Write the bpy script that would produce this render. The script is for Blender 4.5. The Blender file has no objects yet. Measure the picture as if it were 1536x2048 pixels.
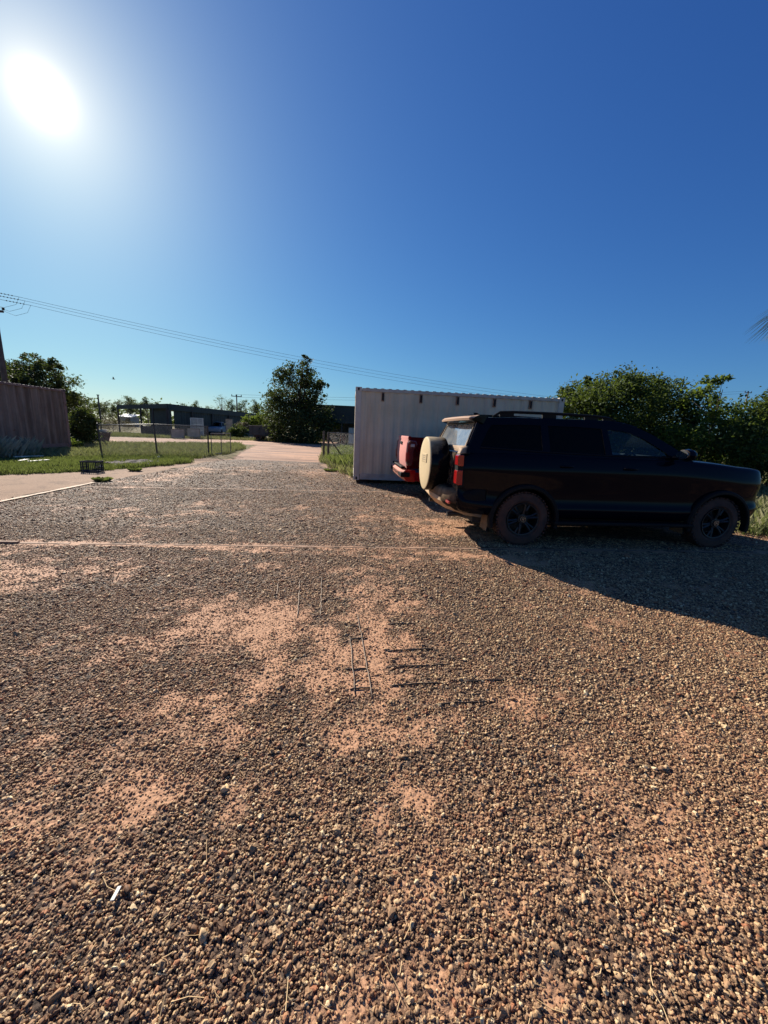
import bpy, bmesh, math, random
import numpy as np
from mathutils import Vector, Matrix
from mathutils.geometry import tessellate_polygon
random.seed(7); rng = np.random.default_rng(7)
SC = bpy.context.scene; COL = SC.collection

# ---------------------------------------------------------------- camera
FPX, CH = 769.0, 1.5
_s = math.atan(.045); _p = math.atan(161*math.cos(_s)/FPX)
_F = Vector((0, math.cos(_p), -math.sin(_p))); _U0 = Vector((0, math.sin(_p), math.cos(_p)))
_R = Vector((1, 0, 0))*math.cos(_s) + _U0*math.sin(_s)
_U = _U0*math.cos(_s) - Vector((1, 0, 0))*math.sin(_s)
_C = Vector((0, 0, CH))
cd = bpy.data.cameras.new("camera"); cam = bpy.data.objects.new("camera", cd); COL.objects.link(cam)
cd.sensor_fit = 'HORIZONTAL'; cd.sensor_width = 36; cd.lens = 36*FPX/1536
cd.clip_start = .05; cd.clip_end = 2000
M = Matrix((_R, _U, -_F)).transposed().to_4x4(); M.translation = _C
cam.matrix_world = M; SC.camera = cam

def ray(x, y): return (_F*FPX + _R*(x-768) + _U*(1024-y)).normalized()
def gnd(x, y, z=0.0):
    d = ray(x, y); return _C + d*((z-CH)/d.z)
def at(x, y, Y):
    d = ray(x, y); return _C + d*(Y/d.y)
def proj_np(P):
    v = P - np.array(_C); d = v@np.array(_F)
    d = np.where(d < .05, .05, d)
    return 768+FPX*(v@np.array(_R))/d, 1024-FPX*(v@np.array(_U))/d, v@np.array(_F)

# ---------------------------------------------------------------- sun and sky
SUN_EL, SUN_AZ = math.radians(28.3), math.radians(-38.1)     # az: clockwise from +Y
SUND = Vector((math.sin(SUN_AZ)*math.cos(SUN_EL), math.cos(SUN_AZ)*math.cos(SUN_EL), math.sin(SUN_EL)))
ld = bpy.data.lights.new("sun", 'SUN'); ld.energy = 5.0; ld.angle = math.radians(.5); ld.color = (1, .93, .82)
sun = bpy.data.objects.new("sun", ld); COL.objects.link(sun)
sun.rotation_euler = (-SUND).to_track_quat('-Z', 'Y').to_euler()

world = bpy.data.worlds.new("World"); SC.world = world; world.use_nodes = True
nt = world.node_tree; nt.nodes.clear(); N = nt.nodes.new; L = nt.links.new
wo = N('ShaderNodeOutputWorld'); bg = N('ShaderNodeBackground'); bg.inputs['Strength'].default_value = .062
sky = N('ShaderNodeTexSky'); sky.sky_type = 'NISHITA'; sky.sun_disc = False
sky.sun_elevation = SUN_EL; sky.sun_rotation = SUN_AZ; sky.altitude = 0
sky.air_density = 1.0; sky.dust_density = .35; sky.ozone_density = 2.0
SKY_TINT = (.222, .50, 1.24)
# per-channel response of the photograph's camera: tint, then a soft shoulder
tint = N('ShaderNodeVectorMath'); tint.operation = 'MULTIPLY'; tint.inputs[1].default_value = SKY_TINT
shl = N('ShaderNodeVectorMath'); shl.operation = 'MULTIPLY_ADD'; shl.inputs[1].default_value = (.0, .02, .08); shl.inputs[2].default_value = (1, 1, 1)
hs = N('ShaderNodeVectorMath'); hs.operation = 'DIVIDE'
sx = N('ShaderNodeSeparateXYZ'); cx = N('ShaderNodeCombineXYZ'); L(sky.outputs[0], sx.inputs[0])
for i_, e_ in enumerate((1.16, 1.1, 1.0)):
    pw = N('ShaderNodeMath'); pw.operation = 'POWER'; pw.inputs[1].default_value = e_; L(sx.outputs[i_], pw.inputs[0]); L(pw.outputs[0], cx.inputs[i_])
L(cx.outputs[0], tint.inputs[0]); L(sky.outputs[0], shl.inputs[0]); L(tint.outputs[0], hs.inputs[0]); L(shl.outputs[0], hs.inputs[1])
# the bright air round the sun itself (aureole), a function of the angle to the sun
tc = N('ShaderNodeTexCoord'); dot = N('ShaderNodeVectorMath'); dot.operation = 'DOT_PRODUCT'
nrm = N('ShaderNodeVectorMath'); nrm.operation = 'NORMALIZE'
L(tc.outputs['Generated'], nrm.inputs[0]); L(nrm.outputs[0], dot.inputs[0]); dot.inputs[1].default_value = SUND
acos = N('ShaderNodeMath'); acos.operation = 'ARCCOSINE'; L(dot.outputs['Value'], acos.inputs[0])
def gauss(width, amp, power):
    a = N('ShaderNodeMath'); a.operation = 'DIVIDE'; L(acos.outputs[0], a.inputs[0]); a.inputs[1].default_value = math.radians(width)
    b = N('ShaderNodeMath'); b.operation = 'POWER'; L(a.outputs[0], b.inputs[0]); b.inputs[1].default_value = power
    c = N('ShaderNodeMath'); c.operation = 'MULTIPLY'; L(b.outputs[0], c.inputs[0]); c.inputs[1].default_value = -1
    d = N('ShaderNodeMath'); d.operation = 'EXPONENT'; L(c.outputs[0], d.inputs[0])
    e = N('ShaderNodeMath'); e.operation = 'MULTIPLY'; L(d.outputs[0], e.inputs[0]); e.inputs[1].default_value = amp
    return e.outputs[0]
def addm(a, b):
    m = N('ShaderNodeMath'); m.operation = 'ADD'; L(a, m.inputs[0]); L(b, m.inputs[1]); return m.outputs[0]
AUREOLE = ((.85, 30.0, 1.2), (4.2, 7.2, 1.0), (12.0, 1.3, 1.0))
tot = None
for w_, a_, p_ in AUREOLE:
    g = gauss(w_, a_, p_); tot = g if tot is None else addm(tot, g)
sc_ = N('ShaderNodeVectorMath'); sc_.operation = 'SCALE'; sc_.inputs[0].default_value = (1.0, .78, .45); L(tot, sc_.inputs['Scale'])
addc = N('ShaderNodeVectorMath'); addc.operation = 'ADD'; L(hs.outputs[0], addc.inputs[0]); L(sc_.outputs[0], addc.inputs[1])
L(addc.outputs[0], bg.inputs['Color']); L(bg.outputs[0], wo.inputs['Surface'])

SC.view_settings.view_transform = 'Standard'; SC.view_settings.look = 'None'
SC.view_settings.exposure = .85; SC.view_settings.gamma = 1; SC.view_settings.use_curve_mapping = False
SC.cycles.max_bounces = 6; SC.cycles.transparent_max_bounces = 12; SC.cycles.use_denoising = True

# ---------------------------------------------------------------- materials
MATS = {}
def new_mat(name):
    m = bpy.data.materials.new(name); m.use_nodes = True; m.node_tree.nodes.clear()
    n = m.node_tree.nodes; o = n.new('ShaderNodeOutputMaterial'); b = n.new('ShaderNodeBsdfPrincipled')
    m.node_tree.links.new(b.outputs[0], o.inputs[0]); MATS[name] = m
    return m, m.node_tree, b, o
def srgb(*c): return tuple(((x/255+.055)/1.055)**2.4 if x > 10 else x/255/12.92 for x in c)
def mixc(t, fac, a, b, mode='MIX'):
    m = t.nodes.new('ShaderNodeMix'); m.data_type = 'RGBA'; m.blend_type = mode
    for s, v in ((0, fac), (6, a), (7, b)):
        if hasattr(v, 'is_linked'): t.links.new(v, m.inputs[s])
        elif s == 0: m.inputs[s].default_value = v
        else: m.inputs[s].default_value = (*v[:3], 1)
    return m.outputs[2]
def noise(t, scale, detail=4, rough=.6, coord='Object', vec=None, dist=0):
    n = t.nodes.new('ShaderNodeTexNoise'); n.inputs['Scale'].default_value = scale
    n.inputs['Detail'].default_value = detail; n.inputs['Roughness'].default_value = rough; n.inputs['Distortion'].default_value = dist
    if vec is None:
        tc = t.nodes.new('ShaderNodeTexCoord'); vec = tc.outputs[coord]
    t.links.new(vec, n.inputs['Vector']); return n.outputs['Fac']
def ramp(t, fac, stops):
    r = t.nodes.new('ShaderNodeValToRGB'); t.links.new(fac, r.inputs[0]); e = r.color_ramp.elements
    e[0].position, e[0].color = stops[0][0], (*stops[0][1], 1) if len(stops[0][1]) == 3 else stops[0][1]
    e[1].position, e[1].color = stops[-1][0], (*stops[-1][1], 1)
    for p, c in stops[1:-1]:
        k = e.new(p); k.color = (*c, 1)
    return r.outputs[0]
def bumpn(t, b, h, strength, dist):
    n = t.nodes.new('ShaderNodeBump'); n.inputs['Strength'].default_value = strength; n.inputs['Distance'].default_value = dist
    t.links.new(h, n.inputs['Height']); t.links.new(n.outputs[0], b.inputs['Normal']); return n
def mat(name, c1, c2=None, scale=6, rough=.6, metal=0, bump=0, bscale=40, lo=.35, hi=.65, coat=0, spec=.5, rust=None, streak=None):
    m, t, b, o = new_mat(name)
    c2 = c2 or tuple(x*.8 for x in c1)
    col = mixc(t, ramp(t, noise(t, scale), [(lo, (0, 0, 0)), (hi, (1, 1, 1))]), c1, c2)
    if rust:      # (colour, amount threshold, scale)
        f = ramp(t, noise(t, rust[2], 6, .7), [(rust[1], (0, 0, 0)), (rust[1]+.06, (1, 1, 1))])
        col = mixc(t, f, col, rust[0])
    if streak:    # downward runs: rust and dirt, also painted shade of the container ribs
        mp = t.nodes.new('ShaderNodeMapping'); mp.inputs['Scale'].default_value = (streak[1], streak[1], .35); t.links.new(t.nodes.new('ShaderNodeTexCoord').outputs['Object'], mp.inputs[0])
        f = ramp(t, noise(t, 1, 5, .65, vec=mp.outputs[0]), [(streak[2], (0, 0, 0)), (streak[2]+.16, (.75,)*3)]); col = mixc(t, f, col, streak[0])
    t.links.new(col, b.inputs['Base Color'])
    b.inputs['Roughness'].default_value = rough; b.inputs['Metallic'].default_value = metal
    b.inputs['Coat Weight'].default_value = coat; b.inputs['Coat Roughness'].default_value = .05; b.inputs['Specular IOR Level'].default_value = spec
    if bump: bumpn(t, b, noise(t, bscale, 5), 1, bump)
    return m

# ---------------------------------------------------------------- mesh helpers
class MB:
    def __init__(s): s.v = []; s.f = []
    def add(s, vs, fs):
        k = len(s.v); s.v += [tuple(p) for p in vs]; s.f += [tuple(i+k for i in f) for f in fs]; return s
    def box(s, c, d, rot=0, M=None):
        x, y, z = d[0]/2, d[1]/2, d[2]/2; cr, sr = math.cos(rot), math.sin(rot)
        P = []
        for a, b, e in ((-x,-y,-z),(x,-y,-z),(x,y,-z),(-x,y,-z),(-x,-y,z),(x,-y,z),(x,y,z),(-x,y,z)):
            p = Vector((a, b, e))
            if M: p = M @ p
            P.append((c[0]+p.x*cr-p.y*sr, c[1]+p.x*sr+p.y*cr, c[2]+p.z))
        return s.add(P, [(3,2,1,0),(4,5,6,7),(0,1,5,4),(1,2,6,5),(2,3,7,6),(3,0,4,7)])
    def tube(s, pts, r, n=8, cap=True):
        pts = [Vector(p) for p in pts]; rs = r if isinstance(r, (list, tuple)) else [r]*len(pts)
        V = []
        for i, p in enumerate(pts):
            d = (pts[min(i+1, len(pts)-1)] - pts[max(i-1, 0)]).normalized()
            a = d.cross(Vector((0, 0, 1)) if abs(d.z) < .9 else Vector((1, 0, 0))).normalized(); b = d.cross(a)
            for k in range(n):
                t = 2*math.pi*k/n; V.append(p + (a*math.cos(t) + b*math.sin(t))*rs[i])
        F = [(i*n+k, i*n+(k+1) % n, (i+1)*n+(k+1) % n, (i+1)*n+k) for i in range(len(pts)-1) for k in range(n)]
        if cap: F += [tuple(range(n-1, -1, -1)), tuple(range((len(pts)-1)*n, len(pts)*n))]
        return s.add(V, F)
    def lathe(s, prof, c, axis, n=32, close=False):
        """prof: (distance along axis, radius)"""
        ax = Vector(axis).normalized(); a = ax.cross(Vector((0, 0, 1)) if abs(ax.z) < .9 else Vector((1, 0, 0))).normalized(); b = ax.cross(a); c = Vector(c)
        V = [c + ax*d + (a*math.cos(2*math.pi*k/n) + b*math.sin(2*math.pi*k/n))*r for d, r in prof for k in range(n)]
        m = len(prof); F = []
        for i in range(m if close else m-1):
            j = (i+1) % m
            F += [(i*n+k, i*n+(k+1) % n, j*n+(k+1) % n, j*n+k) for k in range(n)]
        return s.add(V, F)
    def loft(s, rings, cap=True, closed=True):
        n = len(rings[0]); V = [p for r in rings for p in r]
        F = [(i*n+k, i*n+(k+1) % n, (i+1)*n+(k+1) % n, (i+1)*n+k) for i in range(len(rings)-1) for k in range(n if closed else n-1)]
        if cap: F += [tuple(range(n-1, -1, -1)), tuple(range((len(rings)-1)*n, len(rings)*n))]
        return s.add(V, F)
    def prism(s, poly, fn, thick):
        """poly: 2D outline; fn(a, b, t) -> 3D point; thick along t"""
        n = len(poly); V = [fn(a, b, 0) for a, b in poly] + [fn(a, b, thick) for a, b in poly]
        F = [tuple(range(n)), tuple(range(2*n-1, n-1, -1))] + [(i, i+n, (i+1) % n+n, (i+1) % n) for i in range(n)]
        return s.add(V, F)
    def plate(s, outer, holes, fn, thick):
        """a sheet with openings"""
        loops = [[Vector((a, b, 0)) for a, b in l] for l in [outer]+holes]
        tris = tessellate_polygon(loops); flat = [p for l in loops for p in l]; n = len(flat)
        V = [fn(p.x, p.y, 0) for p in flat] + [fn(p.x, p.y, thick) for p in flat]
        F = [tuple(t) for t in tris] + [tuple(i+n for i in reversed(t)) for t in tris]
        k = 0
        for l in loops:
            m = len(l); F += [(k+i, k+(i+1) % m, k+(i+1) % m+n, k+i+n) for i in range(m)]; k += m
        return s.add(V, F)
    def build(s, name, m, parent=None, smooth=False, bevel=0, sub=0, mats=None):
        me = bpy.data.meshes.new(name); me.from_pydata(s.v, [], s.f); me.update()
        bm = bmesh.new(); bm.from_mesh(me); bmesh.ops.recalc_face_normals(bm, faces=bm.faces); bm.to_mesh(me); bm.free()
        return finish(name, me, m, parent, smooth, bevel, sub)
def finish(name, me, m, parent=None, smooth=False, bevel=0, sub=0):
    o = bpy.data.objects.new(name, me); COL.objects.link(o)
    if m: me.materials.append(m)
    if bevel:
        b = o.modifiers.new('b', 'BEVEL'); b.width = bevel; b.segments = 2; b.limit_method = 'ANGLE'; b.angle_limit = math.radians(35)
    if sub:
        b = o.modifiers.new('s', 'SUBSURF'); b.levels = b.render_levels = sub
    if smooth:
        for p in me.polygons: p.use_smooth = True
        if smooth == 'angle':
            try:
                me.set_sharp_from_angle(angle=math.radians(38))
            except Exception: pass
    if parent: o.parent = parent
    return o
def npmesh(name, V, F3, m, parent=None, smooth=False):
    """fast triangle / quad mesh"""
    me = bpy.data.meshes.new(name); V = np.asarray(V, np.float32); F3 = np.asarray(F3, np.int32); k = F3.shape[1]
    me.vertices.add(len(V)); me.vertices.foreach_set('co', V.ravel())
    me.loops.add(F3.size); me.loops.foreach_set('vertex_index', F3.ravel())
    me.polygons.add(len(F3)); me.polygons.foreach_set('loop_start', np.arange(0, F3.size, k, dtype=np.int32))
    me.polygons.foreach_set('loop_total', np.full(len(F3), k, np.int32)); me.update(calc_edges=True)
    if smooth: me.polygons.foreach_set('use_smooth', np.ones(len(F3), bool))
    o = bpy.data.objects.new(name, me); COL.objects.link(o); me.materials.append(m)
    if parent: o.parent = parent
    return o
def tag(o, label=None, cat=None, group=None, kind=None):
    if label: o['label'] = label
    if cat: o['category'] = cat
    if group: o['group'] = group
    if kind: o['kind'] = kind
    return o
def empty(name, loc, rz=0, label=None, cat=None, group=None):
    o = bpy.data.objects.new(name, None); COL.objects.link(o); o.location = loc; o.rotation_euler.z = rz; o.empty_display_size = .2
    return tag(o, label, cat, group)
def copy_tree(o, parent=None):
    c = o.copy(); COL.objects.link(c); c.parent = parent
    for ch in [x for x in bpy.data.objects if x.parent == o]: copy_tree(ch, c)
    return c
def vnoise(x, y, seed=0):
    """smooth value noise, numpy"""
    xi = np.floor(x).astype(np.int64); yi = np.floor(y).astype(np.int64); fx = x-xi; fy = y-yi
    fx = fx*fx*(3-2*fx); fy = fy*fy*(3-2*fy)
    def hsh(a, b):
        h = (a*374761393 + b*668265263 + seed*974634777) & 0xffffffff
        h = ((h ^ (h >> 13))*1274126177) & 0xffffffff
        return ((h ^ (h >> 16)) & 0xffff)/65535.
    return (hsh(xi, yi)*(1-fx)+hsh(xi+1, yi)*fx)*(1-fy)+(hsh(xi, yi+1)*(1-fx)+hsh(xi+1, yi+1)*fx)*fy
def fbm(x, y, seed=0, o=4):
    s = 0; a = .5; t = 0
    for i in range(o):
        s = s+a*vnoise(x*2**i+i*17.3, y*2**i-i*9.1, seed+i); t += a; a *= .55
    return s/t
def inpoly(x, y, P):
    r = np.zeros(x.shape, bool); j = len(P)-1
    for i in range(len(P)):
        xi, yi = P[i][:2]; xj, yj = P[j][:2]
        if yi != yj:
            r ^= ((yi > y) != (yj > y)) & (x < (xj-xi)*(y-yi)/(yj-yi)+xi)
        j = i
    return r
# ================================================================ GROUND
YARD = [(-6.9, -4), (14, -4), (14, 6.1), (7.0, 6.5), (6.3, 8.5), (6.0, 13.5), (-1.0, 11.9), (-1.25, 12.6), (-2.9, 16.4), (-2.6, 17.6), (-6.55, 17.2), (-7.2, 15.5), (-6.9, 12.5)]
# joints in the slab (end a, end b, half width)
JOINTS = [((-6.9, 4.12), (14, 6.4), .035), ((-6.9, 8.44), (14, 12.2), .03), ((-6.9, 12.7), (-1.3, 13.6), .02)]
def jdist(x, y):
    d = np.full(x.shape, 9.)
    for (a, b, w) in JOINTS:
        ux, uy = b[0]-a[0], b[1]-a[1]; l = math.hypot(ux, uy); d = np.minimum(d, np.abs((x-a[0])*uy-(y-a[1])*ux)/l - w)
    return d
# drifts of orange sand lying between the stones (world x, y, radius x, radius y, amount)
DRIFT = [(-.95, 2.75, .8, .45, 1), (-.1, 3.4, .55, .45, .8), (.0, 2.35, .3, .6, 1), (-.55, 2.15, .45, .3, .8), (.15, 1.75, .5, .3, .7), (.2, 1.35, .25, .3, .7),
         (-1.4, 2.3, .5, .4, .6), (-1.2, 1.7, .7, .35, .5), (-4.3, 3.6, 1.2, .5, 1), (1.0, 1.9, .5, .3, .5), (2.4, 1.5, .9, .4, .45), (1.1, 5.9, .9, .5, 1.0),
         (.9, 4.7, 1.5, .12, 1.0), (-1.9, 4.5, 3.4, .09, .8), (-.6, 4.1, 1.8, .35, .3), (.8, 6.6, 1.6, .22, .8), (.5, 9.0, 1.6, .3, .7), (1.5, 7.6, 1.2, .3, .7), (-4.8, 13.2, 1.3, 1.6, .55),
         (-3.2, 15.9, 2.4, 1.0, .7), (-2.3, 13.6, .9, 1.6, .8), (-3.0, 7.2, 3.2, .25, .35), (-4.6, 6.4, 1.6, .2, .4), (-6.3, 11.5, .8, 3.0, .8), (-1.0, 1.2, .5, .2, .4), (.9, 1.2, .4, .25, .35)]
def sandf(x, y):
    s = np.zeros(x.shape)
    for cx, cy, rx, ry, a in DRIFT:
        s = np.maximum(s, a*np.exp(-(((x-cx)/rx)**2+((y-cy)/ry)**2)))
    n = fbm(x*2.3, y*2.3, 3, 5); n2 = fbm(x*9, y*9, 11, 3)
    v = s*.95 + (n-.5)*1.5 + (n2-.5)*1.5 + (fbm(x*31, y*31, 21, 2)-.5)*.7
    v = v + np.exp(-(jdist(x, y)/.05)**2)*.55*(n2 > .3)
    return np.clip((v-.06)*.85, 0, 1)*np.clip(1.2-np.asarray(y)*.05, .35, 1)

def ground_mat(name, kind):
    m, t, b, o = new_mat(name)
    at_ = t.nodes.new('ShaderNodeAttribute'); at_.attribute_name = 'sand'
    tc = t.nodes.new('ShaderNodeTexCoord'); P = tc.outputs['Object']
    vo = t.nodes.new('ShaderNodeTexVoronoi'); vo.inputs['Scale'].default_value = 62; t.links.new(P, vo.inputs['Vector'])
    vo2 = t.nodes.new('ShaderNodeTexVoronoi'); vo2.inputs['Scale'].default_value = 24; t.links.new(P, vo2.inputs['Vector'])
    sep = t.nodes.new('ShaderNodeSeparateColor'); t.links.new(vo.outputs['Color'], sep.inputs[0])
    stone = ramp(t, sep.outputs[0], [(0, srgb(36, 26, 20)), (.35, srgb(58, 44, 34)), (.65, srgb(92, 70, 54)), (.86, srgb(138, 110, 84)), (1, srgb(190, 162, 128))])  # kept dark: shade between the pebbles put into this colour
    sandc = mixc(t, noise(t, 1.7, 6, .65, vec=P), srgb(186, 136, 100), srgb(158, 112, 82))
    sandc = mixc(t, ramp(t, noise(t, 300, 3, .7, vec=P), [(.3, (0, 0, 0)), (.75, (1, 1, 1))]), sandc, srgb(206, 160, 122))
    # sand sits in the gaps and on the drifts
    n1 = noise(t, 34, 4, .7, vec=P)
    mth = t.nodes.new('ShaderNodeMath'); mth.operation = 'ADD'; t.links.new(at_.outputs['Fac'], mth.inputs[0]); t.links.new(n1, mth.inputs[1])
    fac = ramp(t, mth.outputs[0], [(.62, (0, 0, 0)), (1.2, (1, 1, 1))])
    col = mixc(t, fac, stone, sandc)
    big = noise(t, .55, 5, .6, vec=P)
    col = mixc(t, ramp(t, big, [(.3, (.35,)*3), (.7, (0, 0, 0))]), col, mixc(t, .5, col, srgb(92, 68, 56)))
    t.links.new(col, b.inputs['Base Color']); b.inputs['Roughness'].default_value = .82; b.inputs['Specular IOR Level'].default_value = .3
    h = t.nodes.new('ShaderNodeMath'); h.operation = 'MULTIPLY_ADD'; t.links.new(vo.outputs['Distance'], h.inputs[0]); h.inputs[1].default_value = -.6
    t.links.new(n1, h.inputs[2])
    h2 = t.nodes.new('ShaderNodeMath'); h2.operation = 'MULTIPLY_ADD'; t.links.new(vo2.outputs['Distance'], h2.inputs[0]); h2.inputs[1].default_value = -.9; t.links.new(h.outputs[0], h2.inputs[2])
    bm_ = bumpn(t, b, h2.outputs[0], 1, .016)
    inv = t.nodes.new('ShaderNodeMath'); inv.operation = 'MULTIPLY_ADD'; t.links.new(fac, inv.inputs[0]); inv.inputs[1].default_value = -.55; inv.inputs[2].default_value = .95
    t.links.new(inv.outputs[0], bm_.inputs['Strength'])
    return m
M_YARD = ground_mat('gravel_concrete', 0)

def sheet(name, poly, z, m, cell=.25, kind='structure', jitter=0, sand=None, relief=0, seed=0):
    """a ground sheet: grid clipped to the outline, ragged by jitter"""
    P = np.array(poly, float); x0, y0 = P.min(0)-.5; x1, y1 = P.max(0)+.5
    nx = int((x1-x0)/cell)+2; ny = int((y1-y0)/cell)+2
    X, Y = np.meshgrid(x0+np.arange(nx)*cell, y0+np.arange(ny)*cell)
    cx, cy = X[:-1, :-1]+cell/2, Y[:-1, :-1]+cell/2
    if jitter:
        jx = (fbm(cx*1.3, cy*1.3, seed+5)-.5)*jitter*2+(fbm(cx*6, cy*6, seed+8)-.5)*jitter; jy = (fbm(cx*1.3, cy*1.3, seed+6)-.5)*jitter*2+(fbm(cx*6, cy*6, seed+9)-.5)*jitter
    else: jx = jy = 0
    k = inpoly(cx+jx, cy+jy, poly)
    idx = np.arange(nx*ny).reshape(ny, nx)
    F = np.stack([idx[:-1, :-1][k], idx[:-1, 1:][k], idx[1:, 1:][k], idx[1:, :-1][k]], 1)
    used = np.unique(F); rm = np.full(nx*ny, -1); rm[used] = np.arange(len(used))
    xs, ys = X.ravel()[used], Y.ravel()[used]
    zs = z + (relief*(fbm(xs*1.1, ys*1.1, 31, 3)-.5) if relief else 0*xs)
    o = npmesh(name, np.stack([xs, ys, zs], 1), rm[F], m)
    if relief: o.data.polygons.foreach_set('use_smooth', np.ones(len(F), bool))
    if sand:
        a = o.data.attributes.new('sand', 'FLOAT', 'POINT'); a.data.foreach_set('value', sand(xs, ys).astype(np.float32))
    return tag(o, kind=kind)

# wide earth under everything
m, t, b, o_ = new_mat('earth'); P = t.nodes.new('ShaderNodeTexCoord').outputs['Object']
c = mixc(t, ramp(t, noise(t, .35, 6, .65, vec=P), [(.4, (0, 0, 0)), (.6, (1, 1, 1))]), srgb(110, 106, 74), srgb(134, 116, 86))
c = mixc(t, ramp(t, noise(t, 9, 5, .7, vec=P), [(.4, (0, 0, 0)), (.7, (.6, .6, .6))]), c, srgb(88, 92, 52))
t.links.new(c, b.inputs['Base Color']); b.inputs['Roughness'].default_value = .95; b.inputs['Specular IOR Level'].default_value = .1
bumpn(t, b, noise(t, 25, 5, .7, vec=P), .8, .05)
MB().add([(-500, -200, -.02), (500, -200, -.02), (500, 800, -.02), (-500, 800, -.02)], [(0, 1, 2, 3)]).build('ground', m)
tag(bpy.data.objects['ground'], kind='structure')

sheet('gravel_yard', YARD, 0.0, M_YARD, cell=.06, sand=sandf, relief=0)

m_dirt, t, b, o_ = new_mat('dirt'); P = t.nodes.new('ShaderNodeTexCoord').outputs['Object']
c = mixc(t, noise(t, .8, 6, .65, vec=P), srgb(166, 134, 108), srgb(132, 104, 82))
c = mixc(t, ramp(t, noise(t, 2.2, 6, .7, vec=P, dist=.6), [(.52, (0, 0, 0)), (.66, (.7,)*3)]), c, srgb(100, 78, 62))
c = mixc(t, ramp(t, noise(t, 60, 3, .7, vec=P), [(.55, (0, 0, 0)), (.75, (.5,)*3)]), c, srgb(110, 84, 66))
t.links.new(c, b.inputs['Base Color']); b.inputs['Roughness'].default_value = .9; b.inputs['Specular IOR Level'].default_value = .15
bumpn(t, b, noise(t, 30, 6, .7, vec=P), .7, .02)
m_road, t, b, o_ = new_mat('dusty_concrete'); P = t.nodes.new('ShaderNodeTexCoord').outputs['Object']
mp = t.nodes.new('ShaderNodeMapping'); mp.inputs['Scale'].default_value = (.16, .55, 1); t.links.new(P, mp.inputs[0]); PS = mp.outputs[0]
c = mixc(t, ramp(t, noise(t, 1.0, 6, .65, vec=PS), [(.38, (0, 0, 0)), (.62, (1, 1, 1))]), srgb(196, 152, 122), srgb(158, 128, 110))
c = mixc(t, ramp(t, noise(t, 1.3, 6, .7, vec=PS, dist=1.2), [(.52, (0, 0, 0)), (.62, (.8,)*3)]), c, srgb(112, 86, 72))
c = mixc(t, ramp(t, noise(t, 6, 5, .7, vec=P), [(.45, (0, 0, 0)), (.7, (.4,)*3)]), c, srgb(136, 108, 88))
t.links.new(c, b.inputs['Base Color']); b.inputs['Roughness'].default_value = .9; b.inputs['Specular IOR Level'].default_value = .15
bumpn(t, b, noise(t, 40, 6, .7, vec=P), .6, .012)

sheet('dirt_apron', [(-6.95, -4), (-6.95, 12.4), (-7.15, 15.2), (-6.6, 17.3), (-8.6, 17.0), (-7.7, 14.5), (-8.1, 12.2), (-8.7, 10.7), (-10.0, 9.3), (-12.5, 7.8), (-16, 6.5), (-30, 4), (-30, -4)], -.006, m_dirt, cell=.12, jitter=.18)
sheet('driveway', [(-6.75, 16.95), (-2.5, 17.6), (-3.3, 24), (-6.3, 41.5), (-12.8, 41), (-9.9, 29), (-8.3, 22)], -.009, m_road, cell=.2, jitter=.15, seed=4)
sheet('dirt_track', [(-60, 18), (-30, 20.5), (-18, 23.2), (-10.5, 32), (-6.5, 40), (10, 44), (10, 52), (-8, 49), (-20, 36), (-26, 33), (-40, 31), (-60, 31)], -.013, m_road, cell=.4, jitter=.5, seed=9)
sheet('dirt_verge', [(-3.2, 17.2), (-2.2, 13.2), (-1.1, 11.5), (-.9, 12.6), (-1.9, 15.4), (-2.4, 17.6)], -.009, m_dirt, cell=.08, jitter=.25, seed=14)

# concrete edge strips of the slab, worn flush, with a dark gap beside them
m_edge = mat('joint_concrete', srgb(176, 138, 108), srgb(132, 100, 78), 9, .85, bump=.006, bscale=60)
m_gap = mat('joint_gap', srgb(52, 38, 30), srgb(80, 58, 44), 12, .95)
def strip(name, a, b, w, z, m, parent=None, wob=.006, seed=0, gapp=0):
    a, b = Vector((*a, 0)), Vector((*b, 0)); d = (b-a); l = d.length; u = d/l; n = Vector((-u.y, u.x, 0)); k = int(l/.12)
    M_ = MB(); r = random.Random(seed); w0 = w1 = w
    for i in range(k):
        if r.random() < gapp: continue
        t0, t1 = i/k, (i+1)/k
        wa = w+(vnoise(np.array([i*.7]), np.array([3.]), seed)[0]-.5)*2*wob; wb = w+(vnoise(np.array([(i+1)*.7]), np.array([3.]), seed)[0]-.5)*2*wob
        p, q = a+d*t0, a+d*t1
        M_.add([p-n*wa+Vector((0,0,z)), q-n*wb+Vector((0,0,z)), q+n*wb+Vector((0,0,z)), p+n*wa+Vector((0,0,z))], [(0, 1, 2, 3)])
    o = M_.build(name, m); return tag(o, kind='structure')
strip('concrete_joint', JOINTS[0][0], JOINTS[0][1], .019, .005, m_edge, seed=1, wob=.014, gapp=.10)
strip('joint_gap', (-3.4, 4.545), (2.4, 5.18), .006, .009, m_gap, seed=2, wob=.003)
strip('joint_gap', (-6.9, 4.17), (-3.4, 4.545), .004, .009, m_gap, seed=5, wob=.003, gapp=.4)
strip('concrete_joint', JOINTS[1][0], JOINTS[1][1], .022, .005, m_edge, seed=3, wob=.014, gapp=.35)
strip('concrete_joint', JOINTS[2][0], JOINTS[2][1], .018, .005, m_edge, seed=6, wob=.01, gapp=.6)
strip('kerb_strip', (-6.55, 5.0), (-6.9, 9.0), .045, .02, mat('kerb', srgb(222, 196, 166), srgb(190, 160, 130), 7, .85, bump=.006), seed=4, wob=.012)
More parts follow.
